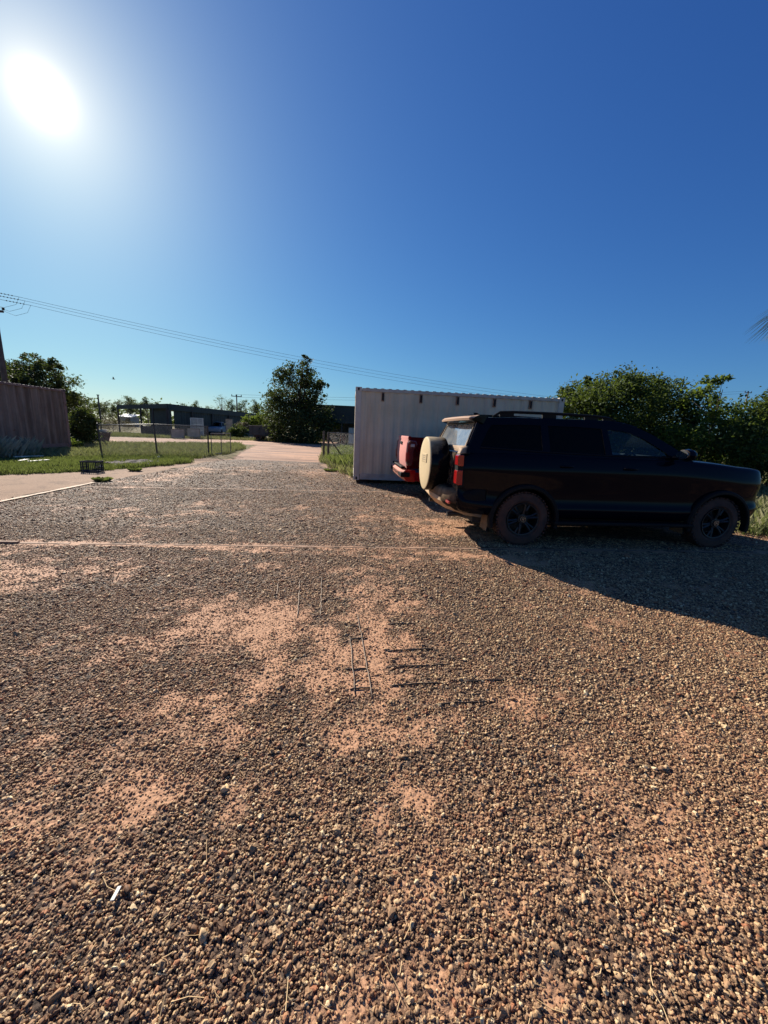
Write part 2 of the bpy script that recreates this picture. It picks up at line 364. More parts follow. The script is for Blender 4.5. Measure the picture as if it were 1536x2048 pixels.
for i_, (ya, yb) in enumerate(((19.6, 20.3), (23.4, 24.1), (28.2, 28.9), (34.0, 34.6))):
    strip('joint_gap', (-9.0 if ya < 30 else -11, ya), (-3.0 if ya < 26 else -4.5, yb), .022, -.004, m_gap, seed=20+i_, wob=.012, gapp=.12)
# a low lip where one slab has sunk at the left
MB().box((-5.1, 4.31, .006), (1.5, .05, .035), .108).build('slab_lip', m_edge, bevel=.006); tag(bpy.data.objects['slab_lip'], kind='structure')

# ---- pebbles: points with size and turn, instanced through geometry nodes
def pebble_points():
    bands = [(-.2, 1.9, .0090, .0044), (1.9, 3.2, .0104, .0050), (3.2, 5.4, .0148, .0066), (5.4, 9, .0235, .0085), (9, 13, .036, .0100), (13, 17.4, .055, .0125)]
    X, Y, S = [], [], []
    for y0, y1, sp, r in bands:
        x1 = y1*1.06+1.7; nx, ny = int(2*x1/sp), int((y1-y0)/sp)
        gx, gy = np.meshgrid(-x1+np.arange(nx)*sp, y0+np.arange(ny)*sp)
        gx = gx.ravel()+(rng.random(gx.size)-.5)*sp*1.1; gy = gy.ravel()+(rng.random(gy.size)-.5)*sp*1.1
        k = np.abs(gx) < np.maximum(gy, .3)*1.06+1.7
        X.append(gx[k]); Y.append(gy[k]); S.append(r*np.exp(rng.normal(0, .36, k.sum())))
    x, y, s = map(np.concatenate, (X, Y, S))
    sd = sandf(x, y)
    keep = (rng.random(x.size) > np.maximum(sd*.74, .20 + .25*(fbm(x*5, y*5, 51, 3) > .55))) & inpoly(x, y, YARD) & (jdist(x, y) > .012)
    # very far apart and under the car: leave out
    keep &= ~((x > 1.9+0*y) & (x < 6) & (y > 5.9) & (y < 7.3))
    keep &= rng.random(x.size) < np.clip((17.6-y)/5.5, .12, 1)
    x, y, s, sd = x[keep], y[keep], s[keep], sd[keep]
    s = s*(1-.25*sd)
    # a few larger stones
    nb = 260; bx = rng.random(nb)*6-3; by = .5+rng.random(nb)**1.2*4; bs = .008+.006*rng.random(nb)**2
    k = jdist(bx, by) > .03; x = np.r_[x, bx[k]]; y = np.r_[y, by[k]]; s = np.r_[s, bs[k]]
    return x, y, s, sandf(x, y)
def pebble_material():
    m, t, b, o = new_mat('pebble')
    oi = t.nodes.new('ShaderNodeObjectInfo')
    c = ramp(t, oi.outputs['Random'], [(0, srgb(56, 40, 30)), (.14, srgb(108, 82, 60)), (.3, srgb(160, 130, 96)), (.42, srgb(96, 76, 58)), (.6, srgb(170, 140, 102)), (.78, srgb(196, 168, 126)), (.84, srgb(148, 88, 58)), (.95, srgb(208, 182, 138)), (1, srgb(226, 206, 164))])
    n = noise(t, 1.2, 4, .6, vec=t.nodes.new('ShaderNodeTexCoord').outputs['Object'])
    c = mixc(t, ramp(t, n, [(.4, (0, 0, 0)), (.7, (.5,)*3)]), c, srgb(172, 124, 92))
    du = t.nodes.new('ShaderNodeAttribute'); du.attribute_type = 'INSTANCER'; du.attribute_name = 'dust'
    c = mixc(t, du.outputs['Fac'], c, srgb(184, 134, 96))
    t.links.new(c, b.inputs['Base Color']); b.inputs['Roughness'].default_value = .72; b.inputs['Specular IOR Level'].default_value = .25
    return m
M_PEB = pebble_material()
def pebble_nodes():
    g = bpy.data.node_groups.new('pebbles', 'GeometryNodeTree')
    g.interface.new_socket('Geometry', in_out='INPUT', socket_type='NodeSocketGeometry'); g.interface.new_socket('Geometry', in_out='OUTPUT', socket_type='NodeSocketGeometry')
    A = g.nodes.new; K = g.links.new
    gi, go = A('NodeGroupInput'), A('NodeGroupOutput'); join = A('GeometryNodeJoinGeometry')
    for i in range(7):
        ico = A('GeometryNodeMeshIcoSphere'); ico.inputs['Radius'].default_value = 1; ico.inputs['Subdivisions'].default_value = 2
        sp = A('GeometryNodeSetPosition'); pos = A('GeometryNodeInputPosition'); vm = A('ShaderNodeVectorMath'); vm.operation = 'ADD'
        K(pos.outputs[0], vm.inputs[0]); vm.inputs[1].default_value = (i*7.3, i*3.1, 0)
        nz = A('ShaderNodeTexNoise'); nz.inputs['Scale'].default_value = 1.35; nz.inputs['Detail'].default_value = 1; K(vm.outputs[0], nz.inputs['Vector'])
        sb = A('ShaderNodeVectorMath'); sb.operation = 'SUBTRACT'; K(nz.outputs['Color'], sb.inputs[0]); sb.inputs[1].default_value = (.5, .5, .5)
        sc = A('ShaderNodeVectorMath'); sc.operation = 'SCALE'; K(sb.outputs[0], sc.inputs[0]); sc.inputs['Scale'].default_value = 2.1
        K(ico.outputs[0], sp.inputs['Geometry']); K(sc.outputs[0], sp.inputs['Offset'])
        sm = A('GeometryNodeSetMaterial'); sm.inputs['Material'].default_value = M_PEB
        ss = A('GeometryNodeSetShadeSmooth'); ss.inputs['Shade Smooth'].default_value = (i % 3 == 0)
        K(sp.outputs[0], sm.inputs[0]); K(sm.outputs[0], ss.inputs[0])
        gt = A('GeometryNodeGeometryToInstance'); K(ss.outputs[0], gt.inputs[0]); K(gt.outputs[0], join.inputs[0])
    iop = A('GeometryNodeInstanceOnPoints'); iop.inputs['Pick Instance'].default_value = True
    K(gi.outputs[0], iop.inputs['Points']); K(join.outputs[0], iop.inputs['Instance'])
    def attr(nm, ty):
        n = A('GeometryNodeInputNamedAttribute'); n.data_type = ty; n.inputs['Name'].default_value = nm; return n.outputs['Attribute']
    K(attr('rot', 'FLOAT_VECTOR'), iop.inputs['Rotation']); K(attr('scl', 'FLOAT_VECTOR'), iop.inputs['Scale'])
    idx = attr('pick', 'INT'); K(idx, iop.inputs['Instance Index'])
    K(iop.outputs[0], go.inputs[0]); return g
px_, py_, ps_, sd_ = pebble_points(); n_ = len(px_); print('PEBBLES', n_)
me = bpy.data.meshes.new('gravel'); me.vertices.add(n_)
scl = np.stack([ps_*(.85+.5*rng.random(n_)), ps_*(.75+.35*rng.random(n_)), ps_*(.55+.4*rng.random(n_))*np.clip(1.15-py_*.09, .55, 1)], 1)
me.vertices.foreach_set('co', np.stack([px_, py_, scl[:, 2]*(.35-.5*sd_)], 1).astype(np.float32).ravel())
rot = np.stack([rng.normal(0, .3, n_), rng.normal(0, .3, n_), rng.random(n_)*6.283], 1)
for nm, ar in (('rot', rot), ('scl', scl)):
    a = me.attributes.new(nm, 'FLOAT_VECTOR', 'POINT'); a.data.foreach_set('vector', ar.astype(np.float32).ravel())
dust = np.clip(sandf(px_, py_)*.62 + .6*(fbm(px_*.9+3, py_*.9, 61, 4)-.36) + .22*(fbm(px_*40, py_*40, 63, 2)-.5), 0, .8)*np.clip(.62+py_*.06, .62, 1)
a = me.attributes.new('dust', 'FLOAT', 'POINT'); a.data.foreach_set('value', dust.astype(np.float32))
a = me.attributes.new('pick', 'INT', 'POINT'); a.data.foreach_set('value', rng.integers(0, 7, n_).astype(np.int32))
me.update()
o = bpy.data.objects.new('gravel', me); COL.objects.link(o); me.materials.append(M_PEB)
md = o.modifiers.new('pebbles', 'NODES'); md.node_group = pebble_nodes()
tag(o, kind='stuff', label='loose brown and cream pebbles covering the yard', cat='gravel')
# ================================================================ CONTAINERS
def container(name, loc, rz, Lc, m_wall, m_rail, m_post, label, cat, group, side_len_ribs=.28, vents=(), Hc=2.59, W=2.44, post_w=.16, rib=.036):
    root = empty(name, loc, rz, label, cat, group)
    # corrugated side walls: one sheet per side
    def wall(y, x0, x1, nrm, nm='side_wall'):
        b = MB(); xs = []; x = x0; p = side_len_ribs
        while x < x1-.001:
            for dx, d in ((0, 0), (.27*p, 0), (.5*p, rib), (.77*p, rib)):
                if x+dx < x1: xs.append((x+dx, d))
            x += p
        xs.append((x1, 0)); V = []; F = []
        zb, zt = .17, Hc-.1
        for (xx, d) in xs: V += [(xx, y-nrm*d*-1, zb), (xx, y-nrm*d*-1, zt)]
        for i in range(len(xs)-1): F.append((2*i, 2*i+2, 2*i+3, 2*i+1))
        # back face
        k = len(V); V += [(v[0], v[1]+nrm*.004, v[2]) for v in V]; F += [tuple(j+k for j in reversed(f)) for f in F[:len(xs)-1]]
        b.add(V, F); return b.build(nm, m_wall, root)
    wall(.03, post_w, Lc-post_w, 1); wall(W-.03, post_w, Lc-post_w, -1)
    # front end wall (corrugated) and door end
    b = MB(); b.box((.035, W/2, Hc/2), (.03, W-.3, Hc-.25))
    for k in range(8): b.box((.02, .3+k*(W-.6)/7, Hc/2), (.03, .11, Hc-.4))
    b.build('end_wall', m_wall, root)
    for s_ in (0, 1):
        d = MB(); yc = .17+(W-.34)*(.25+.5*s_); d.box((Lc-.035, yc, Hc/2), (.05, (W-.36)/2-.01, Hc-.27)); dd = d.build('door', m_wall, root, bevel=.004)
        r = MB()
        for q in (-.25, .25): r.tube([(Lc+.01, yc+q, .12), (Lc+.01, yc+q, Hc-.1)], .017, 8)
        r.box((Lc+.02, yc-.25, 1.2), (.02, .3, .03)); r.build('locking_bar', m_post, dd)
    # corner posts, castings
    for x in (0, 1):
        for y in (0, 1):
            px_, py_ = (post_w/2 if x == 0 else Lc-post_w/2), (post_w/2 if y == 0 else W-post_w/2)
            MB().box((px_, py_, Hc/2), (post_w, post_w, Hc-.236)).build('corner_post', m_post, root, bevel=.006)
            for z in (0, 1):
                cz = .059 if z == 0 else Hc-.059
                c = MB(); cx, cy = (.081 if x == 0 else Lc-.081), (.075 if y == 0 else W-.075)
                c.box((cx, cy, cz), (.178, .166, .118)); cc = c.build('corner_casting', m_post, root, bevel=.008)
                h = MB(); yo = cy+(-.0845 if y == 0 else .0845)
                h.prism([(math.cos(a)*.028*(1), math.sin(a)*.042) for a in [i*math.pi/8 for i in range(16)]], lambda a_, b_, t_: (cx+a_, yo+t_*.001, cz+b_), 1)
                h.build('casting_hole', M_DARK, cc)
    # rails
    for y in (0, 1):
        yy = .035 if y == 0 else W-.035
        MB().box((Lc/2, yy, Hc-.068), (Lc-.36, .06, .085)).build('top_rail', m_rail, root, bevel=.004)
        r = MB(); r.box((Lc/2, yy, .105), (Lc-.36, .05, .16)); r.box((Lc/2, yy+(-.02 if y == 0 else .02), .03), (Lc-.36, .06, .02)); r.build('bottom_rail', m_rail, root, bevel=.003)
    for x in (.05, Lc-.05):
        MB().box((x, W/2, Hc-.07), (.1, W-.34, .12)).build('top_beam', m_rail, root, bevel=.004)
        MB().box((x, W/2, .08), (.1, W-.34, .12)).build('bottom_beam', m_rail, root, bevel=.004)
    # roof with cross ridges
    b = MB(); xs = []; x = .18; p = .209
    while x < Lc-.36:
        xs += [(x, 0), (x+.09, 0), (x+.115, .015), (x+.185, .015)]; x += p
    xs.append((Lc-.18, 0)); V = []; F = []
    for xx, d in xs: V += [(xx, .02, Hc-.024+d), (xx, W-.02, Hc-.024+d), (xx, .02, Hc-.05), (xx, W-.02, Hc-.05)]
    for i in range(len(xs)-1):
        k = 4*i; F += [(k, k+4, k+5, k+1), (k+2, k, k+4, k+6), (k+1, k+5, k+7, k+3), (k+3, k+7, k+6, k+2)]
    b.add(V, F).build('roof', m_wall, root)
    MB().box((Lc/2, W/2, .15), (Lc-.4, W-.16, .05)).build('floor', M_DARK, root)
    for vx in vents:
        v = MB(); v.box((vx, .034, Hc-.235), (.085, .06, .24)); vv = v.build('vent', m_vent_frame, root, bevel=.006)
        v = MB(); v.box((vx, .001, Hc-.235), (.05, .01, .19)); v.build('slot', M_DARK, vv)
    return root
M_DARK = mat('dark_recess', (.012, .012, .014), (.02, .018, .016), 8, .9)
m_cw = mat('pale_container_paint', srgb(206, 192, 168), srgb(192, 177, 150), 1.3, .5, bump=.002, bscale=14, rust=(srgb(130, 92, 66), .7, 3.5), streak=(srgb(166, 150, 130), 5, .58))
m_cr = mat('pale_container_rail', srgb(190, 184, 174), srgb(168, 156, 142), 4, .55, rust=(srgb(110, 66, 40), .66, 9))
m_cp = mat('pale_container_post', srgb(192, 186, 176), srgb(176, 166, 152), 3, .55, rust=(srgb(112, 66, 40), .67, 7))
m_vent_frame = mat('rusty_vent', srgb(120, 82, 58), srgb(160, 132, 108), 20, .8)
CR = math.radians(5.2)
white_c = container('shipping_container', (-.93, 11.1, .09), CR, 6.06, m_cw, m_cr, m_cp, 'pale cream shipping container behind the red ute', 'shipping container', None,
    vents=(.76, 1.84, 2.9, 3.98, 5.06), side_len_ribs=.278, rib=.02)
m_blk = mat('timber_block', srgb(70, 60, 52), srgb(44, 38, 34), 9, .9, bump=.004)
for x_, y_, lb in ((.25, .2, 'dark block under the pale container corner nearest the gateway'), (5.8, .2, 'dark block under the pale container corner behind the black car'),
                   (.25, 2.2, 'dark block under the pale container, back corner by the gateway fence'), (5.8, 2.2, 'dark block under the pale container, back corner by the bushes')):
    c_, s_ = math.cos(CR), math.sin(CR); bx, by = -.93+x_*c_-y_*s_, 11.1+x_*s_+y_*c_
    b_ = MB().box((0, 0, .043), (.34, .22, .086)).build('support_block', m_blk, bevel=.008); b_.location = (bx, by, .002); b_.rotation_euler.z = CR
    tag(b_, lb, 'support block', 'blocks under the pale container')

m_bw = mat('brown_container_paint', srgb(150, 122, 108), srgb(130, 102, 90), 1.1, .65, bump=.002, bscale=14, rust=(srgb(116, 72, 50), .64, 2.5), streak=(srgb(92, 66, 54), 3.2, .46))  # dark streaks put the shade between the ribs into the paint
m_br = mat('brown_container_rail', srgb(150, 112, 100), srgb(122, 88, 80), 3, .6, rust=(srgb(120, 74, 50), .56, 6))
# the brown one runs from in front of the left edge towards the fence
bc = container('shipping_container', (-14.09, 6.03, .14), math.radians(93.4), 12.19, m_bw, m_br, m_br, 'brown corrugated shipping container standing in weeds at the left', 'shipping container', None, side_len_ribs=.36, rib=.09)
for x_, y_, lb in ((11.8, .2, 'dark block under the brown container corner nearest the leaning fence post'), (11.8, 2.2, 'dark block under the brown container, back corner by the trees')):
    d_ = math.radians(93.4); c_, s_ = math.cos(d_), math.sin(d_)
    b_ = MB().box((0, 0, .08), (.4, .25, .16)).build('support_block', m_blk, bevel=.008); b_.location = (-14.09+x_*c_-y_*s_, 6.03+x_*s_+y_*c_, -.02); b_.rotation_euler.z = d_
    tag(b_, lb, 'support block', 'blocks under the brown container')
# ================================================================ VEHICLES
def paint(name, base, dust, dust_amt, rough=.12, coat=.1, rear=1.5):
    """car paint with road dust lying on rear-facing and up-facing metal"""
    m, t, b, o = new_mat(name); tc = t.nodes.new('ShaderNodeTexCoord'); sp = t.nodes.new('ShaderNodeSeparateXYZ')
    t.links.new(tc.outputs['Normal'], sp.inputs[0])
    a = t.nodes.new('ShaderNodeMath'); a.operation = 'MULTIPLY_ADD'; t.links.new(sp.outputs[0], a.inputs[0]); a.inputs[1].default_value = -rear; a.inputs[2].default_value = 0
    u = t.nodes.new('ShaderNodeMath'); u.operation = 'MULTIPLY_ADD'; t.links.new(sp.outputs[2], u.inputs[0]); u.inputs[1].default_value = dust_amt; t.links.new(a.outputs[0], u.inputs[2])
    n = noise(t, 7, 5, .65, vec=tc.outputs['Object'])
    w = t.nodes.new('ShaderNodeMath'); w.operation = 'MULTIPLY_ADD'; t.links.new(n, w.inputs[0]); w.inputs[1].default_value = .5; t.links.new(u.outputs[0], w.inputs[2])
    f = ramp(t, w.outputs[0], [(.55, (0, 0, 0)), (1.0, (.92,)*3)])
    t.links.new(mixc(t, f, base, dust), b.inputs['Base Color'])
    r = t.nodes.new('ShaderNodeMath'); r.operation = 'MULTIPLY_ADD'; t.links.new(f, r.inputs[0]); r.inputs[1].default_value = .55; r.inputs[2].default_value = rough; t.links.new(r.outputs[0], b.inputs['Roughness'])
    c = t.nodes.new('ShaderNodeMath'); c.operation = 'MULTIPLY_ADD'; t.links.new(f, c.inputs[0]); c.inputs[1].default_value = -coat*.9; c.inputs[2].default_value = coat; t.links.new(c.outputs[0], b.inputs['Coat Weight'])
    b.inputs['Coat Roughness'].default_value = .04; b.inputs['Specular IOR Level'].default_value = .06
    return m
DUST = srgb(196, 168, 134)
m_black = paint('black_car_paint', (.0025, .003, .007), DUST, .12, rear=.35)  # faint blue of the reflected sky put into the black
m_cover = paint('spare_cover_paint', (.004, .0045, .007), srgb(206, 184, 146), .62, rear=1.1)
m_trim = mat('black_plastic_trim', (.008, .008, .009), (.012, .011, .011), 12, .6, spec=.12)
m_rdust = paint('dusty_black_plastic', (.008, .008, .009), srgb(190, 158, 124), .15, .5, 0, rear=.5)
m_tyre = mat('dusty_tyre', srgb(54, 40, 36), srgb(86, 60, 50), 5, .9, bump=.002, bscale=60)
m_rim = mat('black_wheel_metal', (.006, .006, .008), (.012, .011, .012), 9, .5, metal=.0)
m_chrome = mat('bright_metal', (.6, .6, .6), (.5, .5, .5), 9, .25, metal=1)
m_int = mat('dark_interior', (.02, .02, .022), (.03, .03, .032), 9, .8)
def lens(name, c, rough=.12, trans=0, em=0):
    m, t, b, o = new_mat(name); b.inputs['Base Color'].default_value = (*c, 1); b.inputs['Roughness'].default_value = rough
    b.inputs['Coat Weight'].default_value = .7; b.inputs['Transmission Weight'].default_value = trans; return m
m_tail = lens('red_tail_lens', (.35, .012, .012)); m_head = lens('clear_headlamp', (.45, .45, .46))
def glass(name, tintc, amt, ior=.02):
    """thin vehicle glass: see-through share amt, the rest a glossy dark film"""
    m = bpy.data.materials.new(name); m.use_nodes = True; t = m.node_tree; t.nodes.clear(); n = t.nodes.new
    o = n('ShaderNodeOutputMaterial'); tr = n('ShaderNodeBsdfTransparent'); tr.inputs[0].default_value = (*tintc, 1)
    gl = n('ShaderNodeBsdfGlossy'); gl.inputs['Roughness'].default_value = .03
    dk = n('ShaderNodeBsdfDiffuse'); dk.inputs[0].default_value = (.006, .007, .008, 1)
    lw = n('ShaderNodeLayerWeight'); pw = n('ShaderNodeMath'); pw.operation = 'POWER'; t.links.new(lw.outputs['Facing'], pw.inputs[0]); pw.inputs[1].default_value = 4
    fr = n('ShaderNodeMath'); fr.operation = 'MULTIPLY_ADD'; t.links.new(pw.outputs[0], fr.inputs[0]); fr.inputs[1].default_value = .6; fr.inputs[2].default_value = ior
    m1 = n('ShaderNodeMixShader'); m1.inputs[0].default_value = amt; t.links.new(dk.outputs[0], m1.inputs[1]); t.links.new(tr.outputs[0], m1.inputs[2])
    m2 = n('ShaderNodeMixShader'); t.links.new(fr.outputs[0], m2.inputs[0]); t.links.new(m1.outputs[0], m2.inputs[1]); t.links.new(gl.outputs[0], m2.inputs[2])
    t.links.new(m2.outputs[0], o.inputs[0]); MATS[name] = m; return m
m_glass = glass('clear_glass', (.80, .88, .86), 1); m_priv = glass('privacy_glass', (.1, .11, .12), .5, .006)
# dusty rear window, the sky's grey blue reflection put into its colour
m_rglass, t, b, o_ = new_mat('dusty_sky_tint_glass'); P = t.nodes.new('ShaderNodeTexCoord').outputs['Object']
t.links.new(mixc(t, ramp(t, noise(t, 5, 4, .6, vec=P), [(.4, (0, 0, 0)), (.7, (1, 1, 1))]), srgb(100, 106, 112), srgb(150, 148, 140)), b.inputs['Base Color']); b.inputs['Roughness'].default_value = .15; b.inputs['Coat Weight'].default_value = 1

def boolean_cut(o, cutters):
    for c in cutters:
        md = o.modifiers.new('cut', 'BOOLEAN'); md.operation = 'DIFFERENCE'; md.object = c; md.solver = 'EXACT'
    bpy.context.view_layer.update(); dg = bpy.context.evaluated_depsgraph_get()
    me = bpy.data.meshes.new_from_object(o.evaluated_get(dg)); old = o.data; o.modifiers.clear(); o.data = me; me.name = old.name
    bpy.data.meshes.remove(old)
    for c in cutters:
        d = c.data; bpy.data.objects.remove(c); bpy.data.meshes.remove(d)
    for p in me.polygons: p.use_smooth = True
    try: me.set_sharp_from_angle(angle=math.radians(32))
    except Exception: pass

def wheel(parent, x, y, z, R, w, side, rr, spokes=6, mt=None, mr=None, emblem=True, yawst=0):
    """side -1: outer face towards -y"""
    s = side; Wt = w/2
    pr = [(-Wt*.8, rr), (-Wt, rr+.03), (-Wt*1.0, R-.07), (-Wt*.86, R-.02), (-Wt*.55, R), (Wt*.55, R), (Wt*.86, R-.02), (Wt, R-.07), (Wt, rr+.03), (Wt*.8, rr)]
    b = MB(); b.lathe(pr, (0, 0, 0), (0, 1, 0), 56, close=True)
    for k in range(48):
        a = 2*math.pi*k/48
        for q in (-1, 1):
            Mx = Matrix.Rotation(a, 4, 'Y') @ Matrix.Translation((R-.002, q*Wt*.55 + (0 if k % 2 else q*.012), 0))
            b.box((0, 0, 0), (.018, Wt*.62, .026), 0, M=Mx)
    root = b.build('wheel', mt or m_tyre, parent, smooth='angle'); root.location = (x, y, z); root.rotation_euler.z = yawst
    r = MB(); o = s*(Wt-.03)
    # rim barrel + lip
    r.lathe([(o, rr+.004), (o+s*.022, rr-.004), (o+s*.018, rr-.02), (o-s*.05, rr-.03), (o-s*.16, rr-.045)], (0, 0, 0), (0, 1, 0), 48)
    r.lathe([(o-s*.16, rr-.05), (o-s*.16, .0)], (0, 0, 0), (0, 1, 0), 32)
    for k in range(spokes):
        a = 2*math.pi*k/spokes+.26
        for q in (-.11, .11):
            d0, d1 = .05, rr-.018
            P = [(math.cos(a+q*.9)*d0, o-s*.03, math.sin(a+q*.9)*d0), (math.cos(a+q)*d1*.6, o-s*.002, math.sin(a+q)*d1*.6), (math.cos(a+q*1.25)*d1, o-s*.004, math.sin(a+q*1.25)*d1)]
            r.tube(P, [.024, .018, .021], 6)
    r.lathe([(o-s*.05, .075), (o+s*.004, .07), (o+s*.008, .05), (o+s*.008, 0)], (0, 0, 0), (0, 1, 0), 24)
    for k in range(6):
        a = 2*math.pi*k/6; r.tube([(math.cos(a)*.058, o-s*.01, math.sin(a)*.058), (math.cos(a)*.058, o+s*.012, math.sin(a)*.058)], .009, 6)
    rim = r.build('rim', mr or m_rim, root, smooth='angle')
    h = MB(); h.lathe([(o+s*.008, .045), (o+s*.018, .04), (o+s*.02, 0)], (0, 0, 0), (0, 1, 0), 24); hc = h.build('hub_cap', m_trim, rim, smooth='angle')
    if emblem:
        e = MB(); e.lathe([(o+s*.021, .038), (o+s*.024, .038), (o+s*.024, .033), (o+s*.021, .033)], (0, 0, 0), (0, 1, 0), 24)
        yy = o+s*.023
        for (ax, az, w_, h_) in ((-.010, 0, .006, .034), (.004, .014, .026, .006), (.004, 0, .022, .005), (.013, .007, .006, .016), (.010, -.010, .006, .016)):
            e.box((ax*(1), yy, az), (w_, .004, h_))
        e.build('hub_emblem', m_chrome, rim)
    return root

def suv():
    rw = gnd(1043, 1091.5); fw = gnd(1430, 1096.5); u = (fw-rw).normalized(); n = Vector((-u.y, u.x, 0))
    HW = .955; loc = rw + n*HW
    root = empty('suv', (loc.x, loc.y, .004), math.atan2(u.y, u.x), 'large black four wheel drive wagon with a dusty spare wheel cover on its tailgate', 'car')
    # ---- lower body: lofted hull
    def ring(x, zb, zt, w, crown=.03, sill=.0, sh=1):
        """half section from the bottom centre out and up to the top centre"""
        b_ = zt - .0
        h = [(0, zb), (w*.55, zb), (w-.09, zb+.005), (w-.035, zb+.05), (w-.005-sill*.0, zb+.13), (w-.004, zb+.19), (w-.04*sh, zb+.25), (w-.045*sh, zb+.40),
             (w-.022*sh, b_-.30), (w-.012*sh, b_-.22), (w-.035, b_-.13), (w-.065, b_-.03), (w-.10, b_), (w-.2, b_+crown*.45), (w*.45, b_+crown*.85), (0, b_+crown)]
        R_ = [(x, -a, z) for a, z in h] + [(x, a, z) for a, z in reversed(h[1:-1])]
        return R_
    W = HW+.01
    st = [(-.985, .60, 1.16, .86, 0), (-.975, .50, 1.25, .90, 0), (-.93, .44, 1.28, .935, 0), (-.84, .42, 1.29, W-.012, 0), (-.62, .40, 1.29, W+.005, 0), (-.40, .38, 1.285, W+.018, 0), (0, .37, 1.285, W+.022, 0), (.40, .36, 1.285, W+.012, 0),
          (.75, .36, 1.285, W-.004, 0), (1.4, .36, 1.285, W-.006, 0), (2.1, .36, 1.285, W-.004, .0), (2.35, .36, 1.275, W+.004, .03), (2.6, .37, 1.262, W+.014, .045), (2.97, .38, 1.235, W+.02, .05), (3.25, .40, 1.205, W+.010, .045),
          (3.42, .42, 1.20, W-.005, .035), (3.58, .43, 1.19, W-.03, .03), (3.68, .44, 1.18, W-.08, .02), (3.715, .45, 1.15, W-.13, .01), (3.72, .47, 1.12, W-.16, .0)]
    b = MB(); b.loft([ring(x, zb, zt, w, c) for x, zb, zt, w, c in st])
    body = b.build('body', m_black, root, smooth=True, sub=2)
    cut = []
    for x in (-.02, 2.99):
        for s_ in (-1, 1):
            c = MB(); c.lathe([(0, 0), (0, .455), (.42, .455), (.42, 0)], (x, s_*(HW+.12), .36), (0, -s_, 0), 48); c2 = c.build('cutter', None)
            bm = bmesh.new(); bm.from_mesh(c2.data); bmesh.ops.remove_doubles(bm, verts=bm.verts, dist=1e-5); bmesh.ops.recalc_face_normals(bm, faces=bm.faces); bm.to_mesh(c2.data); bm.free()
            c2.parent = root; cut.append(c2)
    bpy.context.view_layer.update(); boolean_cut(body, cut)
    # wheel arch flares
    for x in (-.02, 2.99):
        for s_ in (-1, 1):
            f = MB(); rings = []
            for k in range(25):
                a = math.radians(-12+204*k/24); c_, q = math.cos(a), math.sin(a)
                yo = s_*(HW+.012)
                rings.append([(x+c_*r, yo+s_*dy, .36+q*r) for r, dy in ((.452, -.07), (.452, .018), (.462, .030), (.492, .030), (.512, .008), (.512, -.05))])
            f.loft(rings); f.build('wheel_arch', m_trim, root, smooth='angle')
    # ---- sides of the cabin with window openings
    VB, VT, ZB, ZT = HW-.075, HW-.235, 1.275, 1.735
    def lat(z): return VB+(VT-VB)*(z-ZB)/(ZT-ZB)
    outer = [(-.925, 1.265), (-.90, 1.36), (-.845, 1.50), (-.78, 1.64), (-.74, 1.705), (-.60, 1.735), (-.2, 1.755), (.5, 1.77), (1.1, 1.775), (1.42, 1.765), (1.62, 1.715), (1.88, 1.61), (2.12, 1.485), (2.34, 1.36), (2.48, 1.265)]
    w_front = [(1.22, 1.315), (1.17, 1.655), (1.40, 1.645), (1.56, 1.61), (1.74, 1.54), (1.93, 1.44), (2.06, 1.36), (2.09, 1.325)]
    w_rear = [(.30, 1.325), (.28, 1.67), (.70, 1.675), (1.08, 1.665), (1.12, 1.315)]
    w_quart = [(-.70, 1.36), (-.60, 1.56), (-.54, 1.645), (-.2, 1.665), (.17, 1.67), (.19, 1.33)]
    for s_ in (-1, 1):
        fn = lambda a, z, t, s_=s_: (a, s_*(lat(z)-t), z)
        p = MB(); p.plate(outer, [w_front, w_rear, w_quart], fn, .035); p.build('side_frame', m_black, root, bevel=.004)
        for nm, w_, g in (('side_window', w_front, m_glass), ('side_window', w_rear, m_priv), ('side_window', w_quart, m_priv)):
            q = MB(); q.prism([(a, z) for a, z in w_], lambda a, z, t, s_=s_: (a, s_*(lat(z)-.012-t), z), .004)
            wo_ = q.build(nm, g, root)
        # rubber and bright sill under the windows
        r = MB(); r.tube([(-.7, s_*(lat(1.33)+.002), 1.345), (.2, s_*(lat(1.31)+.004), 1.315), (1.2, s_*(lat(1.3)+.004), 1.302), (2.1, s_*(lat(1.31)+.004), 1.308)], .008, 6); r.build('window_trim', m_trim, root)
        for hx in (.42, 1.38):
            hnd = MB(); hnd.tube([(hx, s_*(HW-.03), 1.13), (hx+.03, s_*(HW+.022), 1.135), (hx+.17, s_*(HW+.022), 1.135), (hx+.20, s_*(HW-.03), 1.13)], [.014, .013, .013, .014], 8); hnd.build('door_handle', m_black, root, smooth=True)
        # mirror
        mr = MB(); rg = []
        for k, (dx, sc) in enumerate(((-.075, .62), (-.06, .92), (0, 1.05), (.06, .85), (.10, .5))):
            rg.append([(2.20+dx, s_*(HW+.09)+math.cos(a)*.115*sc, 1.36+math.sin(a)*.082*sc) for a in [i*math.pi/6 for i in range(12)]])
        mr.loft(rg); mr.tube([(2.17, s_*(VB-.02), 1.31), (2.19, s_*(HW+.03), 1.315)], [.03, .025], 8); mm = mr.build('wing_mirror', m_black, root, smooth='angle')
        g = MB(); g.prism([(math.cos(a)*.095, math.sin(a)*.066) for a in [i*math.pi/8 for i in range(16)]], lambda a, z, t, s_=s_: (2.1225-t, s_*(HW+.09)+a, 1.36+z), .004); g.build('mirror_glass', m_chrome, mm)
        # running board
        rb = MB(); rb.box((1.48, s_*(HW-.01), .345), (2.15, .17, .05)); rb.build('running_board', m_trim, root, bevel=.015)
